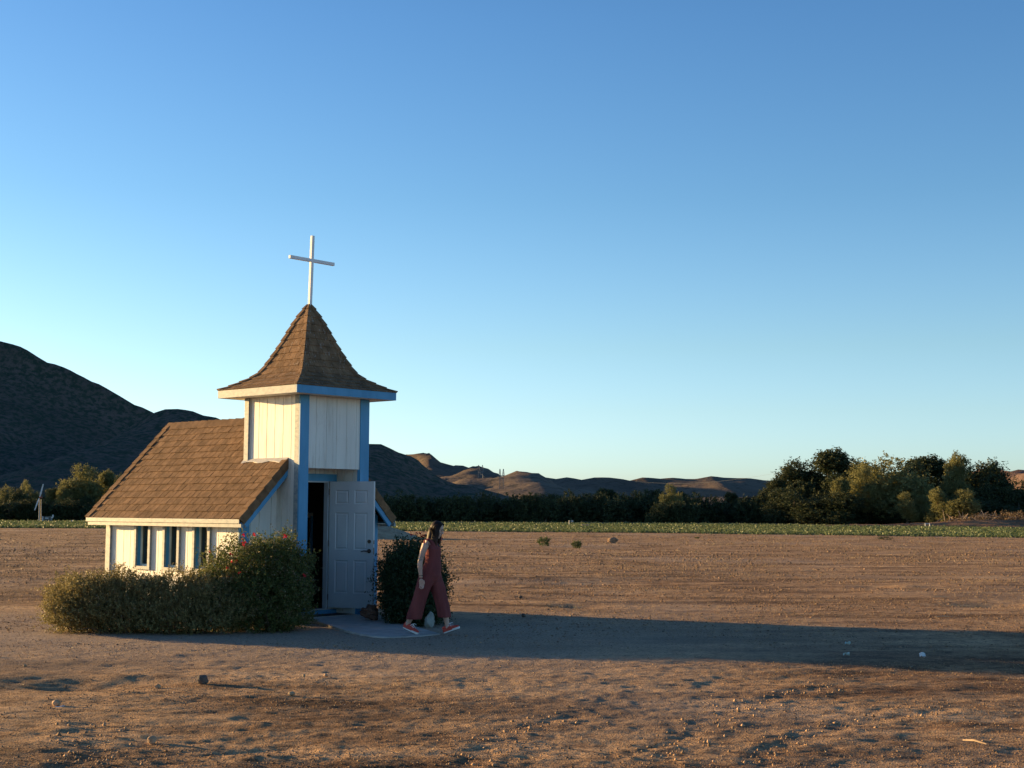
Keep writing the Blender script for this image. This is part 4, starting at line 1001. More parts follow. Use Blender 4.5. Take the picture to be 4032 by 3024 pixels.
# ------------------------------------------------------------------ rocks and litter
def rock(name, label, cat, loc, size, mat, seed, cuts=3, rough=.3, sink=.2, group=None):
    import bmesh
    bm = bmesh.new(); bmesh.ops.create_icosphere(bm, subdivisions=cuts, radius=1)
    r_ = random.Random(seed); planes = [(Vector((r_.gauss(0, 1), r_.gauss(0, 1), r_.gauss(0, 1))).normalized(), r_.uniform(.62, .95)) for _ in range(9)]
    for v in bm.verts:
        for n_, dd in planes:
            k = v.co.dot(n_)
            if k > dd: v.co -= n_ * (k - dd)
        q = v.co * 3.1
        v.co *= 1 + rough * .35 * (float(fbm(np.array([q.x + seed]), np.array([q.y + q.z * 1.7]), 3)[0]))
        v.co.x *= size[0]; v.co.y *= size[1]; v.co.z *= size[2]
    me = bpy.data.meshes.new(name); bm.to_mesh(me); bm.free(); me.materials.append(mat)
    o = bpy.data.objects.new(name, me); link(o); o.location = (loc[0], loc[1], loc[2] + size[2] * (1 - sink)); o.rotation_euler = (0, 0, r_.random() * 6)
    return tag(o, label, cat, group)
RKBR = mat_simple('red_brown_rock', (.09, .05, .035), (.20, .12, .085), .95, 7, .012, 30)
RKPALE = mat_simple('pale_grey_rock', (.20, .22, .20), (.32, .34, .31), .9, 6, .008, 30)
RKTAN = mat_simple('tan_boulder', (.26, .19, .12), (.40, .31, .20), .95, 3, .02, 14)
RKDK = mat_simple('dark_field_stone', (.07, .06, .05), (.15, .12, .10), .9, 10, .008, 40)
p = at(1458, 2425, 22.05)
rock('rock', 'rough red-brown rock on the ramp, propping the open door', 'rock', (p.x, p.y, .045), (.165, .14, .12), RKBR, 6, cuts=4, rough=2.2, sink=.12)
g_ = on_ground(1688, 2474); rock('rock', 'pale grey-green rock standing beside the ramp behind the woman', 'rock', (g_.x, g_.y + .1, 0), (.085, .08, .13), RKPALE, 9, cuts=4, rough=.9, sink=.12)
_a, _r = np.meshgrid(np.linspace(0, 2 * np.pi, 64, endpoint=False), np.linspace(0, 1, 22), indexing='ij')
_x = _r * np.cos(_a) * 3.9; _y = _r * np.sin(_a) * 3.0; _z = 1.02 * np.clip(np.cos(_r * np.pi / 2), 0, 1) ** 1.1 + .35 * fbm(_x * .8 + 5, _y * .8, 4) * (1 - _r) - .03
_i = np.arange(_x.size).reshape(_x.shape); _j = np.roll(_i, -1, 0)
mo = mesh_np('earth_mound', np.stack([_x - 9.3, _y + 87, _z], -1).reshape(-1, 3), np.stack([_i[:, :-1], _i[:, 1:], _j[:, 1:], _j[:, :-1]], -1).reshape(-1, 4), RKTAN, smooth=True)
tag(mo, 'broad low mound of tan earth far behind the chapel, seen between door and dark bush', 'mound')
g_ = on_ground(2414, 2137); rock('boulder', 'orange-lit earthen boulder alone on the bare ground near the crops', 'boulder', (g_.x, g_.y, 0), (.36, .3, .19), CLOD, 15, cuts=4, rough=1.0, sink=.4)
SM = [(799, 2696, .075, RKDK, 'dark blocky stone in the left foreground below the flowering bush'), (1147, 2742, .035, RKTAN, 'small tan squarish stone in the foreground below the ramp'),
      (620, 2708, .035, CLOD, 'small brown stone left of the dark blocky stone'), (222, 2778, .045, CLOD, 'brown stone beside the white scrap at lower left'),
      (98, 2622, .024, RKTAN, 'small tan stone near the left edge below the hedge'), (600, 2925, .045, CLOD, 'flat brown clod low in the left foreground'),
      (1195, 2665, .025, RKTAN, 'tiny tan round stone in the foreground right of the dark blocky stone'), (1283, 2668, .03, CLOD, 'small tan stone farthest right of the row below the ramp'),
      (2050, 2355, .05, RKDK, 'dark stone on lit ground right of the woman, above the long shadow'), (2062, 2430, .05, RKDK, 'dark stone just inside the far edge of the long shadow')]
for i, (px, py, s_, m_, lb) in enumerate(SM):
    g_ = on_ground(px, py); rock('stone', lb, 'stone', (g_.x, g_.y, gz(g_.x, g_.y)), (s_, s_ * .85, s_ * .75), m_, 60 + i, cuts=2, rough=.6, sink=.2)
LIT = mat_simple('pale_plastic', (.42, .55, .52), (.58, .70, .66), .5, 8); LITW = mat_simple('white_paper', (.6, .62, .62), (.7, .72, .72), .6, 8)
for i, (px, py, m_, lb, nm) in enumerate([(3339, 2538, LIT, 'crumpled teal scrap lying farthest back in the long shadow', 'plastic_scrap'), (3334, 2580, LIT, 'flat pale teal scrap in the shadow below the crumpled one', 'plastic_scrap'),
                                     (3634, 2592, LITW, 'upright white scrap, rightmost of three in the long shadow', 'paper_scrap'), (237, 2784, LITW, 'small flat white scrap in the lower left foreground', 'paper_scrap')]):
    g_ = on_ground(px, py); rs = random.Random(90 + i); mb = MB(); z = gz(g_.x, g_.y); w = .042; k = 5
    vs = [(a * w * .45 - w, b * w * .3 - w * .5, .006 + rs.random() * (.045 if i != 3 else .012) + (.03 if i == 2 and b > 1 else 0)) for a in range(k) for b in range(4)]
    mb.add(vs, [(a * 4 + b, (a + 1) * 4 + b, (a + 1) * 4 + b + 1, a * 4 + b + 1) for a in range(k - 1) for b in range(3)])
    o = mb.build(nm, m_); o.location = (g_.x, g_.y, z); s_ = o.modifiers.new('thick', 'SOLIDIFY'); s_.thickness = .002; tag(o, lb, 'scrap')
STRAW = mat_simple('bleached_wood', (.42, .30, .18), (.60, .45, .28), .8, 10)
for i, (px, py, L, a, lb) in enumerate([(2302, 2256, .5, .05, 'bleached stick lying on lit ground right of the woman'), (3415, 2176, .8, -.1, 'bleached stick on the ground near the crop at right'), (3184, 2250, .5, .1, 'thin bleached stick in the middle of the bare field'),
                                        (3704, 2360, .4, 0, 'short bleached stick at right, farther from the long shadow'), (3716, 2437, .3, .1, 'short bleached stick just above the long shadow at right'), (3838, 2925, .22, -1.0, 'slanting straw-coloured stick in the lower right foreground')]):
    g_ = on_ground(px, py); mb = MB(); c_, s_ = math.cos(a), math.sin(a); z = gz(g_.x, g_.y) + .02
    mb.tube([(g_.x - c_ * L / 2, g_.y - s_ * L / 2, z), (g_.x, g_.y, z + .012), (g_.x + c_ * L / 2, g_.y + s_ * L / 2, z)], [.006, .008, .004], 6); tag(mb.build('stick', STRAW), lb, 'stick')
# brush pile and earth bank at the right edge
def brush():
    rs = np.random.default_rng(70); root = empty('brush_pile', (62, 172, 0)); tag(root, 'long heap of dry branches and brown brush at the right edge beyond the crop', 'brush pile')
    bl = [(-7 + 2.1 * i, rs.normal(0, .8), .5 + .10 * i * (i < 9), 1.7, 1.2, .65 + .07 * min(i, 8)) for i in range(12)]
    V, F_ = shoots(bl, 1500, .5, 9, .16, rs, upw=.5, spread=.6, shell=.5, zmin=0); mesh_np('dry_leaves', V, F_, mat_leaf('brown_brush', [(.10, .07, .03), (.20, .13, .06), (.30, .22, .13)], .15), root)
    m = MB()
    for k in range(220):
        i = rs.integers(0, 12); b = bl[i]; p = Vector((b[0] + rs.normal(0, 1), b[1] + rs.normal(0, .8), abs(rs.normal(0, .3)) + b[5] * rs.random() * 1.3))
        d = Vector((rs.normal(), rs.normal(), rs.normal() * .5)).normalized() * rs.uniform(.5, 1.3); m.tube([p - d, p + Vector((0, 0, .1)), p + d], [.035, .03, .012], 4)
    m.build('branches', mat_simple('bleached_branch', (.22, .17, .13), (.38, .30, .23), .9, 6), root)
brush()
mb_ = [at(px, py, 164) for px, py in [(3100, 2078), (3300, 2068), (3500, 2066), (3650, 2062), (3800, 2055), (4000, 2048), (4200, 2050)]]
hill('bank', [Vector((p.x, p.y + 8 * (i / 6), p.z)) for i, p in enumerate(mb_)], 10, mat_hill('bare_red_earth_bank', (.26, .15, .09), (.36, .23, .14), (.2, .13, .08), .2, 1.2, .4), rough=.35, seed=20, gully=.2, jag=.3, base=-.2, step=1.5)

# ------------------------------------------------------------------ wind machine in the crop field
FANP = mat_simple('white_fan_paint', (.50, .54, .55), (.62, .66, .66), .5, 6); STEEL = mat_simple('dull_steel', (.16, .16, .15), (.26, .25, .23), .6, 8, metallic=.3)
RUSTRED = mat_simple('red_gearbox_paint', (.18, .04, .03), (.28, .07, .05), .6, 8); DTEAL = mat_simple('dark_green_enclosure', (.05, .07, .07), (.08, .10, .10), .6, 8)
b0 = at(154, 2056, 176); b0.z = 0
fan = empty('wind_machine', b0); tag(fan, 'orchard wind machine with two long pale blades on a pole by the left trees', 'wind machine')
def fl_(px, py, dy=0): p = at(px, py, 176 + dy); return Vector((p.x - b0.x, dy, p.z))
m = MB(); m.tube([fl_(154, 2066), fl_(155, 1962)], [.07, .05], 10); m.build('tower', mat_simple('galvanised_pole', (.42, .38, .33), (.55, .50, .44), .5, 6), fan)
m = MB(); m.tube([fl_(162, 2060, .2), fl_(162.5, 1966, .2)], [.06, .05], 8); m.build('ladder_cage', STEEL, fan)
m = MB(); m.box(-.10, .22, -.12, .3, fl_(155, 1961).z, fl_(155, 1955).z); m.build('gearbox', RUSTRED, fan, bevel=.02)
for (pa, pb) in (((157, 1956), (170.5, 1906)), ((153.5, 1962), (136.5, 2009))):
    a, b = fl_(*pa, -.2), fl_(*pb, -.25); d = (b - a).normalized(); nrm = d.cross(Vector((0, 1, 0))).normalized()
    m = MB(); 
    for (ta, tb, w0, w1) in ((0, .25, .045, .09), (.25, 1, .09, .065)):
        p, q = a.lerp(b, ta), a.lerp(b, tb)
        m.hexa([p - nrm * w0 + Vector((0, -.01, 0)), p + nrm * w0 + Vector((0, -.05, 0)), q + nrm * w1 + Vector((0, -.04, 0)), q - nrm * w1 + Vector((0, -.01, 0)),
                p - nrm * w0 + Vector((0, .03, 0)), p + nrm * w0 + Vector((0, -.01, 0)), q + nrm * w1 + Vector((0, 0, 0)), q - nrm * w1 + Vector((0, .02, 0))])
    m.build('blade', FANP, fan)
m = MB(); m.tube([fl_(153, 2043), fl_(138, 2060)], .025, 6); m.build('brace', STEEL, fan)
e0, e1 = fl_(174, 2058, .4), fl_(199, 2033, .4)
m = MB(); m.box(e0.x, e1.x, .1, .8, 0.08, e1.z); eng = m.build('engine_box', DTEAL, fan, bevel=.02)
m = MB(); m.box(e0.x - .14, e0.x - .03, .0, .7, .1, e1.z * .97); m.build('radiator_panel', FANP, fan, bevel=.01)
m = MB(); m.box(e0.x + .2, e1.x - .15, .08, .1, e1.z * .62, e1.z * .78); m.build('louvre', FANP, eng)
p = fl_(204, 2040, .2); m = MB(); m.tube([Vector((p.x, .2, 0)), Vector((p.x, .2, p.z))], .02, 6); m.box(p.x - .03, p.x + .12, .1, .3, p.z - .02, p.z + .17); m.box(p.x + .08, p.x + .2, .1, .3, p.z + .12, p.z + .42); m.build('control_box', FANP, fan)
for px, lb in ((109.5, 'short pale stake left of the wind machine, the farther one'), (127, 'short pale stake left of the wind machine, the nearer one')):
    p = at(px, 2054, 170); m = MB(); m.tube([(p.x, p.y, 0), (p.x, p.y, p.z + .12)], .03, 6); tag(m.build('stake', FANP), lb, 'stake')
p = at(284, 2053, 172); m = MB(); m.box(p.x - .12, p.x + .12, p.y - .1, p.y + .1, p.z - .02, p.z + .1); m.box(p.x - .06, p.x + .06, p.y - .05, p.y + .05, p.z + .1, p.z + .14); tag(m.build('water_jug', FANP, None, bevel=.02), 'small white jug lying at the field edge between wind machine and chapel', 'jug')
# field markers
p = at(2241, 2052, 166); m = MB(); m.tube([(p.x, p.y, 0), (p.x, p.y, p.z + .1)], .035, 6); tag(m.build('stake', FANP), 'pale stake at the far edge of the crop, left of the little sign', 'stake')
p = at(2252, 2052, 166); sg = empty('field_sign', (p.x, p.y, 0)); tag(sg, 'tiny dark field sign with two white marks at the far crop edge', 'sign')
m = MB(); m.tube([(0, 0, 0), (0, 0, p.z - .1)], .025, 6); m.build('post', STEEL, sg)
m = MB(); m.box(-.18, .18, -.01, .01, p.z - .12, p.z + .14); m.build('plate', DTEAL, sg)
for x0, x1 in ((-.10, -.05), (.03, .12)):
    m = MB(); m.box(x0, x1, -.02, -.012, p.z - .08, p.z + .10); m.build('marking', FANP, sg)
a, b = at(2290, 2066, 150), at(2320, 2067, 150); m = MB(); m.box(a.x, b.x, 149.9, 150.1, .18, .30); m.box(a.x + .1, a.x + .2, 149.95, 150.05, 0, .18); m.box(b.x - .2, b.x - .1, 149.95, 150.05, 0, .18)
tag(m.build('crate', STRAW), 'low pale wooden box in the crop right of the little sign', 'crate')
p = at(3652, 2064, 160); m = MB()
for dx in (-.25, .25):
    m.tube([(p.x + dx, 160, 0), (p.x + dx, 160, p.z + .12)], .05, 6)
m.tube([(p.x - .3, 160, p.z + .05), (p.x + .3, 160, p.z + .05)], .04, 6); tag(m.build('valve_stand', FANP), 'small pale pipe stand at the foot of the grove, left of the brush', 'pipe stand')

# ------------------------------------------------------------------ transmission towers on the hills
PYL = mat_simple('grey_lattice_steel', (.10, .12, .13), (.15, .17, .19), .6, 4)
def pylon(cx, half, ytop, ymid, ybase, D, label):
    base = at(cx, ybase, D); zb = base.z; root = empty('transmission_tower', (base.x, D, zb)); tag(root, label, 'pylon', 'transmission towers on the hillside')
    sc = D / F_PX; zt = (ybase - ytop) * sc; zm = (ybase - ymid) * sc; hw = half * sc; r_ = .16
    for sx in (-1, 1):
        m = MB(); w = hw * .42; nseg = 5
        legs = []
        for (dx, dy) in ((-1, -1), (1, -1), (1, 1), (-1, 1)):
            a = Vector((sx * hw * .75 + dx * w, dy * w, zm)); b = Vector((sx * hw * .75 + dx * .12, dy * .12, zt)); m.tube([a, b], r_, 4); legs.append((a, b))
        for k in range(nseg):
            for q in range(4):
                a0, b0_ = legs[q]; a1, b1 = legs[(q + 1) % 4]
                m.tube([a0.lerp(b0_, k / nseg), a1.lerp(b1, (k + 1) / nseg)], r_ * .6, 4)
        m.build('mast', PYL, root)
    m = MB(); m.tube([(-hw * 1.25, 0, zm), (hw * 1.25, 0, zm)], r_, 4); m.tube([(-hw * 1.25, 0, zm - 1.6), (hw * 1.25, 0, zm - 1.6)], r_, 4)
    for k in range(8): m.tube([(-hw * 1.25 + k * hw * 2.5 / 8, 0, zm - 1.6 * (k % 2)), (-hw * 1.25 + (k + 1) * hw * 2.5 / 8, 0, zm - 1.6 * ((k + 1) % 2))], r_ * .6, 4)
    m.build('crossarm', PYL, root)
    m = MB(); nseg = 6; legs = []
    for (dx, dy) in ((-1, -1), (1, -1), (1, 1), (-1, 1)):
        a = Vector((dx * hw * .95, dy * hw * .95, 0)); b = Vector((dx * hw * .8, dy * .7, zm - 1.6)); m.tube([a, b], r_, 4); legs.append((a, b))
    for k in range(nseg):
        for q in range(4):
            a0, b0_ = legs[q]; a1, b1 = legs[(q + 1) % 4]; m.tube([a0.lerp(b0_, k / nseg), a1.lerp(b1, (k + 1) / nseg)], r_ * .6, 4); m.tube([a1.lerp(b1, k / nseg), a0.lerp(b0_, (k + 1) / nseg)], r_ * .6, 4)
    m.build('body', PYL, root)
    return at(cx, ymid, D)
pylon(1892, 10, 1831, 1852, 1884, 1180, 'twin-peaked lattice transmission tower on the hillside, farther left')
pylon(1975, 9, 1847, 1873, 1925, 900, 'twin-peaked lattice transmission tower on the hillside, nearer right')
def wire(P, sag, label, r_=.035):
    m = MB(); pts = []
    for (a, b) in zip(P[:-1], P[1:]):
        for k in range(12):
            t = k / 12; q = a.lerp(b, t); pts.append(q - Vector((0, 0, sag * 4 * t * (1 - t))))
    pts.append(P[-1]); m.tube(pts, r_, 4); tag(m.build('power_line', PYL), label, 'power line', 'power lines strung from the towers')
wire([at(1882, 1853, 1180), at(1965, 1874, 900)], 4, 'thin power line between the two hillside towers')
wire([at(1985, 1874, 900), at(2500, 1895, 900), at(3060, 1862, 700)], 3, 'thin power line rising from the hills to the right-hand grove')

# ------------------------------------------------------------------ the walking woman
def mat_skin():
    m, nt, nd, ln, bs = nodemat('skin'); n = noise(nd, ln, 9, 3); r_ = ramp(nd, [(.4, (.50, .30, .22)), (.6, (.58, .37, .28))]); ln.new(n, r_.inputs[0])
    tc = nd.new('ShaderNodeTexCoord'); sp_ = nd.new('ShaderNodeSeparateXYZ'); ln.new(tc.outputs['Object'], sp_.inputs[0])
    rz = ramp(nd, [(.0, (0, 0, 0)), (.01, (0, 0, 0)), (.3, (1, 1, 1)), (.7, (1, 1, 1)), (1, (0, 0, 0))]); mr = nd.new('ShaderNodeMapRange'); mr.inputs['From Min'].default_value = 1.0; mr.inputs['From Max'].default_value = 1.16
    ln.new(sp_.outputs[2], mr.inputs[0]); ln.new(mr.outputs[0], rz.inputs[0])
    rn = ramp(nd, [(.52, (0, 0, 0)), (.56, (.75, .75, .75))]); ln.new(noise(nd, ln, 38, 2), rn.inputs[0])
    mm = nd.new('ShaderNodeMath'); mm.operation = 'MULTIPLY'; ln.new(rz.outputs[0], mm.inputs[0]); ln.new(rn.outputs[0], mm.inputs[1])
    mx = nd.new('ShaderNodeMix'); mx.data_type = 'RGBA'; ln.new(mm.outputs[0], mx.inputs[0]); ln.new(r_.outputs[0], mx.inputs[6]); mx.inputs[7].default_value = (.10, .12, .12, 1)
    ln.new(mx.outputs[2], bs.inputs['Base Color']); bs.inputs['Roughness'].default_value = .5
    return m
SKIN = mat_skin()
CLOTH = mat_simple('dusty_red_cotton', (.16, .042, .042), (.23, .065, .06), .9, 5, .03, 9, (1, 1, .3), spec=.2)
SHOE = mat_simple('red_canvas', (.42, .05, .035), (.52, .07, .05), .8, 30); RUB = mat_simple('white_rubber', (.62, .62, .60), (.72, .72, .70), .6, 8); SOLED = mat_simple('dark_rubber_sole', (.05, .035, .03), (.09, .06, .05), .8, 20)
LACE = mat_simple('white_laces', (.68, .68, .70), (.75, .75, .77), .8, 20); BLK = mat_simple('black_cotton', (.015, .015, .018), (.03, .03, .032), .8, 20)
def mat_hair():
    m, nt, nd, ln, bs = nodemat('ombre_brown_hair'); tc = nd.new('ShaderNodeTexCoord'); sp_ = nd.new('ShaderNodeSeparateXYZ'); ln.new(tc.outputs['Object'], sp_.inputs[0])
    mr = nd.new('ShaderNodeMapRange'); mr.inputs['From Min'].default_value = 1.20; mr.inputs['From Max'].default_value = 1.46; ln.new(sp_.outputs[2], mr.inputs[0])
    r_ = ramp(nd, [(0, (.15, .095, .055)), (.3, (.07, .042, .028)), (.7, (.025, .015, .012)), (1, (.018, .012, .010))]); ln.new(mr.outputs[0], r_.inputs[0]); ln.new(r_.outputs[0], bs.inputs['Base Color']); bs.inputs['Roughness'].default_value = .6; bs.inputs['Specular IOR Level'].default_value = .25
    return m
HAIR = mat_hair()
pg = on_ground(1691, 2501)
wom = empty('person', (pg.x, pg.y, .012), R(-13)); tag(wom, 'woman with long dark hair striding in a sleeveless dusty-red jumpsuit and red canvas shoes', 'person')
def remesh(o, vox, smooth=3):
    r_ = o.modifiers.new('remesh', 'REMESH'); r_.mode = 'VOXEL'; r_.voxel_size = vox; r_.use_smooth_shade = True
    if smooth: s_ = o.modifiers.new('smooth', 'SMOOTH'); s_.iterations = smooth; s_.factor = .5
body = MB()
def limb(pts, rad, n=12): body.tube(pts, rad, n)
tilt = Matrix.Rotation(R(20), 3, 'Y')
HC = Vector((.098, 0, 1.478))
def hp(x, y, z): return HC + tilt @ Vector((x, y, z))
body.ell(HC, (.090, .072, .108), tilt, 20, 14)                                  # skull
body.ell(hp(.030, 0, -.058), (.056, .050, .062), tilt)                           # jaw
body.ell(hp(.060, 0, -.104), (.020, .022, .016), tilt)                           # chin
body.tube([hp(.080, 0, .016), hp(.098, 0, -.022), hp(.106, 0, -.034)], [.008, .011, .013], 8)   # nose
body.ell(hp(.092, 0, -.036), (.013, .017, .008), tilt, 10, 8)
body.ell(hp(.083, 0, -.064), (.011, .023, .0055), tilt, 10, 6); body.ell(hp(.080, 0, -.075), (.012, .020, .0065), tilt, 10, 6)   # lips
for sy in (-1, 1):
    body.ell(hp(.076, sy * .030, .020), (.014, .024, .007), tilt, 10, 6)         # brow
    body.ell(hp(.058, sy * .044, -.028), (.026, .022, .024), tilt, 10, 8)        # cheek
    body.ell(hp(-.004, sy * .076, -.012), (.016, .008, .029), tilt, 10, 8)       # ear
limb([(-.005, 0, 1.27), (.020, 0, 1.335), (.062, 0, 1.41)], [.062, .052, .050])
body.loft([(0, 0, .80, .11, .155), (.0, 0, .88, .122, .155), (.02, 0, .96, .100, .13), (.032, 0, 1.04, .094, .122), (.034, 0, 1.12, .10, .13), (.034, 0, 1.20, .100, .130), (.015, 0, 1.27, .078, .128), (.0, 0, 1.315, .048, .10), (.003, 0, 1.34, .04, .06)], 20)
# near (right) arm hangs down, far (left) arm behind the torso
limb([(-.002, -.135, 1.293), (-.022, -.168, 1.262), (-.052, -.188, 1.16), (-.082, -.200, 1.045), (-.090, -.205, .98), (-.080, -.208, .87), (-.070, -.208, .80)], [.046, .052, .044, .037, .038, .029, .023])
limb([(-.002, .135, 1.293), (-.010, .168, 1.262), (-.010, .188, 1.16), (.000, .198, 1.045), (.005, .198, .98), (.012, .192, .88), (.02, .188, .815)], [.046, .052, .044, .037, .038, .029, .023])
def hand(wr, d, side):
    """wr wrist, d direction to the fingertips, side: +-1 outward y"""
    d = Vector(d).normalized(); fwd = Vector((1, 0, 0)); fwd = (fwd - d * fwd.dot(d)).normalized(); out = d.cross(fwd) 
    W = Vector(wr); P = W + d * .045
    body.ell(P, (.034, .013, .046), Matrix((tuple(fwd), tuple(out), tuple(d))).transposed(), 12, 10)
    for k, (off, L) in enumerate(((.0285, .062), (.0100, .070), (-.0085, .066), (-.0265, .052))):
        a = W + d * .080 + fwd * off; c1 = a + d * L * .45 + fwd * .002 - out * side * .004; c2 = c1 + d * L * .32 - out * side * .010 - fwd * .004; c3 = c2 + d * L * .22 - out * side * .013 - fwd * .003
        body.tube([a - d * .02, a, c1, c2, c3], [.0080, .0080, .0075, .0068, .0055], 8)
    t0 = W + d * .022 + fwd * .026; body.tube([t0 - fwd * .012, t0 + d * .018 + fwd * .012, t0 + d * .045 + fwd * .016, t0 + d * .066 + fwd * .011 - out * side * .004], [.011, .0105, .0095, .0075], 8)
hand((-.070, -.208, .79), (.10, 0, -1), -1); hand((.02, .188, .807), (.1, 0, -1), 1)
# legs: near leg trails, far leg reaches forward
AR, AF = Vector((-.305, -.085, .135)), Vector((.238, .085, .112))
limb([(-.01, -.085, .84), (-.055, -.09, .66), (-.105, -.09, .475), (-.14, -.09, .43), (-.215, -.088, .31), (-.275, -.086, .19), AR, AR + Vector((.01, 0, -.05))], [.076, .074, .056, .052, .052, .038, .032, .032])
limb([(.01, .085, .84), (.085, .086, .66), (.165, .086, .475), (.18, .086, .43), (.195, .086, .31), (.225, .085, .19), AF, AF + Vector((.0, 0, -.05))], [.076, .074, .056, .052, .052, .038, .032, .033])
bo = body.build('body', SKIN, wom, smooth=True); remesh(bo, .0036, 2)
# jumpsuit
js = MB()
js.loft([(.0, 0, .68, .05, .07), (.008, 0, .75, .112, .140), (.012, 0, .82, .138, .166), (.012, 0, .87, .142, .172), (.030, 0, .94, .130, .162), (.038, 0, 1.01, .116, .144), (.040, 0, 1.08, .108, .136), (.040, 0, 1.15, .112, .142), (.040, 0, 1.20, .112, .150), (.028, 0, 1.235, .104, .138), (.016, 0, 1.275, .092, .122), (.004, 0, 1.305, .076, .108), (-.004, 0, 1.322, .064, .096)], 28)
for sy in (-1, 1):
    js.tube([(.085, sy * .085, 1.215), (.062, sy * .098, 1.28), (.005, sy * .104, 1.335), (-.045, sy * .098, 1.31), (-.066, sy * .085, 1.24)], [.032, .028, .026, .028, .032], 10)
js.loft([(-.210, -.092, .215, .108, .095, 0, .13), (-.188, -.094, .30, .110, .098, 0, .12), (-.155, -.094, .40, .106, .10, 0, .08), (-.115, -.092, .52, .104, .102, 0, .06), (-.075, -.088, .64, .108, .104, 0, .04), (-.035, -.080, .76, .122, .105, 0, .02), (-.010, -.070, .86, .125, .100)], 28)
js.loft([(.190, .090, .235, .090, .090, 0, .14), (.176, .092, .32, .096, .094, 0, .12), (.155, .092, .42, .100, .098, 0, .08), (.120, .090, .54, .104, .102, 0, .05), (.085, .085, .66, .118, .108, 0, .02), (.045, .080, .76, .118, .102, 0, .02), (.02, .070, .86, .120, .10)], 28)
jo = js.build('jumpsuit', CLOTH, wom, smooth=True); remesh(jo, .007, 2)
m = MB(); m.loft([(.048, 0, 1.225, .098, .070), (.044, 0, 1.255, .088, .066), (.040, 0, 1.268, .078, .06)], 20); m.build('undershirt', BLK, wom, smooth=True)
# hair
hm = MB(); hm.ell(hp(-.014, 0, .012), (.094, .080, .104), tilt, 22, 16); rs_ = random.Random(4)
for i in range(170):
    sg_ = -1 if i % 2 else 1; th = R(62 + 118 * rs_.random()); j = rs_.uniform(-.006, .006)
    c_, s__ = math.cos(th), math.sin(th) * sg_
    back = max(0, -c_); fr_ = max(0, c_)
    pts = [hp(.030, 0 + .004 * sg_, .108), hp(.03 + .062 * c_, .050 * s__, .088), hp(.0 + .088 * c_, .082 * s__ + j, .035), hp(-.004 + .094 * c_, .088 * s__ + j, -.035)]
    e1 = HC + Vector((-.075 * back + .040 * fr_ + .0, .080 * s__, -.125)); e2 = HC + Vector((-.150 * back + .02 * fr_ - .02, .085 * s__ + .3 * j, -.17 - .03 * rs_.random())); e3 = HC + Vector((-.15 * back + .012 * fr_ - .03 + rs_.uniform(-.03, .03), .085 * s__, -.225 - .06 * rs_.random()))
    if fr_ > .18 or (back < .12): e2 = HC + Vector((-.005 + .03 * fr_, .072 * s__, -.20)); e3 = HC + Vector((.0 + rs_.uniform(-.012, .012), .062 * s__, -.245 - .04 * rs_.random()))
    hm.tube(pts + [e1, e2, e3], [.006, .010, .011, .0105, .009, .007, .003], 6)
hm.loft([(.030, 0, 1.20, .012, .03), (.002, 0, 1.25, .040, .066), (-.004, 0, 1.30, .050, .076), (.010, 0, 1.36, .062, .074), (.034, 0, 1.43, .074, .076), (.06, 0, 1.50, .08, .076)], 18)
for sy in (-1, 1):
    for k in range(12):
        q = k / 11; x0 = .02 + .085 * q; j = rs_.uniform(-.006, .006)
        hm.tube([hp(.05 * q, sy * .06, .07), hp(-.02 + .07 * q, sy * .080, .0), (x0 + .035, sy * (.074 + j), 1.40), (x0 + .02, sy * (.078 - j), 1.33), (x0 + .012 + j, sy * .080, 1.27), (x0 + .01 + 2 * j, sy * .072, 1.215 + .03 * rs_.random())], [.006, .010, .0105, .010, .008, .003], 6)
hm.build('hair', HAIR, wom, smooth=True)
m = MB(); n = 24; m.tube([(-.0745 + .031 * math.cos(2 * math.pi * k / n), -.208 + .028 * math.sin(2 * math.pi * k / n), .83) for k in range(n + 1)], .0045, 6, cap=False); m.build('bracelet', BLK, wom)
for sy in (-1, 1):
    m = MB(); m.ell(hp(.0815, sy * .030, .003), (.0065, .012, .0045), tilt, 10, 8); m.build('eye', BLK, wom)
    m = MB(); m.tube([hp(.087, sy * .012, .024), hp(.087, sy * .030, .030), hp(.077, sy * .046, .024)], [.003, .0035, .002], 6); m.build('eyebrow', HAIR, wom)
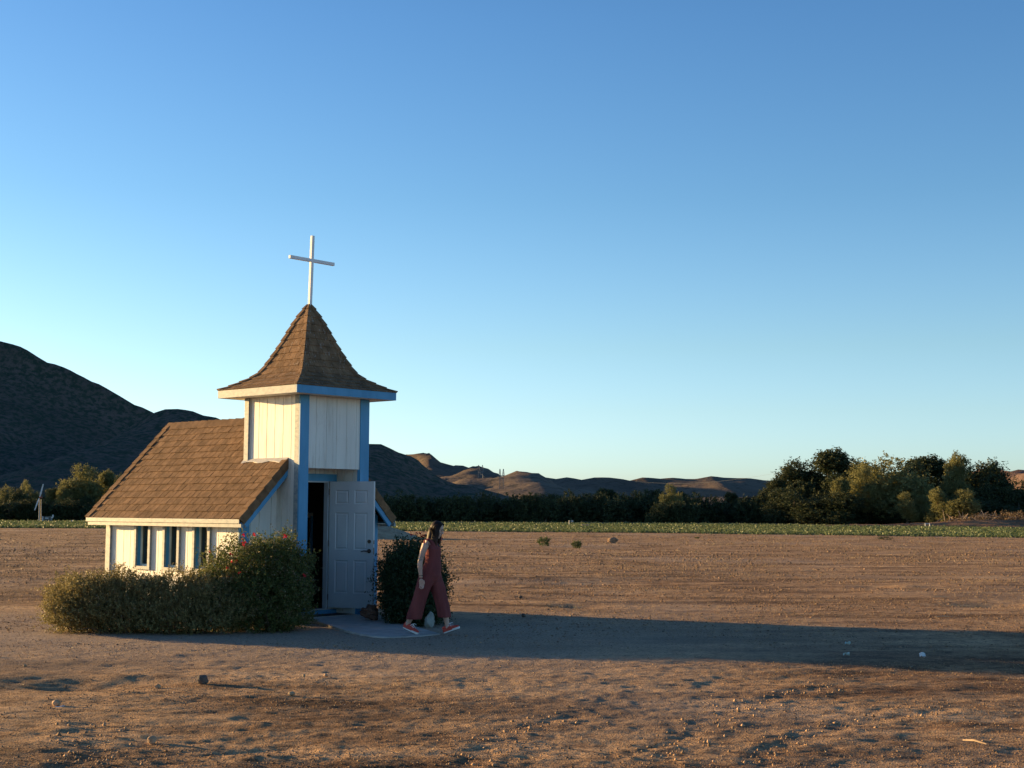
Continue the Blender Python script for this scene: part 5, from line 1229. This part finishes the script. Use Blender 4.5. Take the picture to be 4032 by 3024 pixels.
def shoe(heel, toe, roll):
    """low canvas shoe from heel to toe points of the sole"""
    heel = Vector(heel); toe = Vector(toe); L = (toe - heel).length; ax = (toe - heel).normalized(); yv = Vector((0, 1, 0)); up = ax.cross(yv) * -1
    up = yv.cross(ax) * -1 if up.z < 0 else up
    if up.z < 0: up = -up
    fr = Matrix((tuple(ax), tuple(yv), tuple(up))).transposed()
    out = [(0, .0), (.02, .024), (.06, .031), (.12, .031), (.17, .040), (.21, .043), (.245, .034), (.262, .014), (.266, 0)]
    ring = [(x * L / .266, w) for x, w in out] + [(x * L / .266, -w) for x, w in reversed(out[1:-1])]
    def lay(zs, mi, grow=(1, 1)):
        vs = []; n = len(ring)
        for z, g_ in zip(zs, grow):
            for x, w in ring: vs.append(heel + fr @ Vector((L / 2 + (x - L / 2) * g_, w * g_, z)))
        return vs, [tuple(range(n))[::-1], tuple(range(n, 2 * n))] + [(i, (i + 1) % n, n + (i + 1) % n, n + i) for i in range(n)]
    sh = MB(); prof = [(.0, .030, .072, .020), (.03, .033, .078, .026), (.075, .034, .082, .027), (.115, .035, .074, .026), (.155, .039, .060, .026), (.20, .040, .047, .024), (.24, .030, .036, .016), (.258, .012, .028, .006)]
    vs = []; n = 12
    for x, w, h, _ in prof:
        for k in range(n):
            a = math.pi * k / (n - 1); vs.append(heel + fr @ Vector((x * L / .266 + .004, w * math.cos(a), .022 + (h - .0) * math.sin(a) ** .8)))
    fs = [(i * n + k, i * n + k + 1, (i + 1) * n + k + 1, (i + 1) * n + k) for i in range(len(prof) - 1) for k in range(n - 1)] + [tuple(range(n))[::-1], tuple((len(prof) - 1) * n + k for k in range(n))]
    sh.add(vs, fs); so = sh.build('shoe', SHOE, wom, smooth=True)
    a = MB(); v_, f_ = lay((.004, .032), 0, (1.0, 1.03)); a.add(v_, f_); a.build('rubber_edge', RUB, so)
    a = MB(); v_, f_ = lay((-.002, .0035), 0, (.99, .99)); a.add(v_, f_); a.build('outsole', SOLED, so)
    a = MB()
    for k in range(4):
        x = .105 + .022 * k; z = .095 - .009 * k; a.tube([heel + fr @ Vector((x, -.026, z - .012)), heel + fr @ Vector((x + .004, 0, z + .006)), heel + fr @ Vector((x, .026, z - .012))], .0055, 6)
    a.tube([heel + fr @ Vector((.105, -.004, .10)), heel + fr @ Vector((.13, -.035, .115)), heel + fr @ Vector((.16, -.04, .10))], .005, 6); a.tube([heel + fr @ Vector((.105, .004, .10)), heel + fr @ Vector((.14, .03, .12)), heel + fr @ Vector((.165, .036, .108))], .005, 6)
    a.build('laces', LACE, so)
shoe((-.372, -.085, .088), (-.142, -.092, -.004), 0)
shoe((.190, .085, .002), (.425, .080, .085), 0)
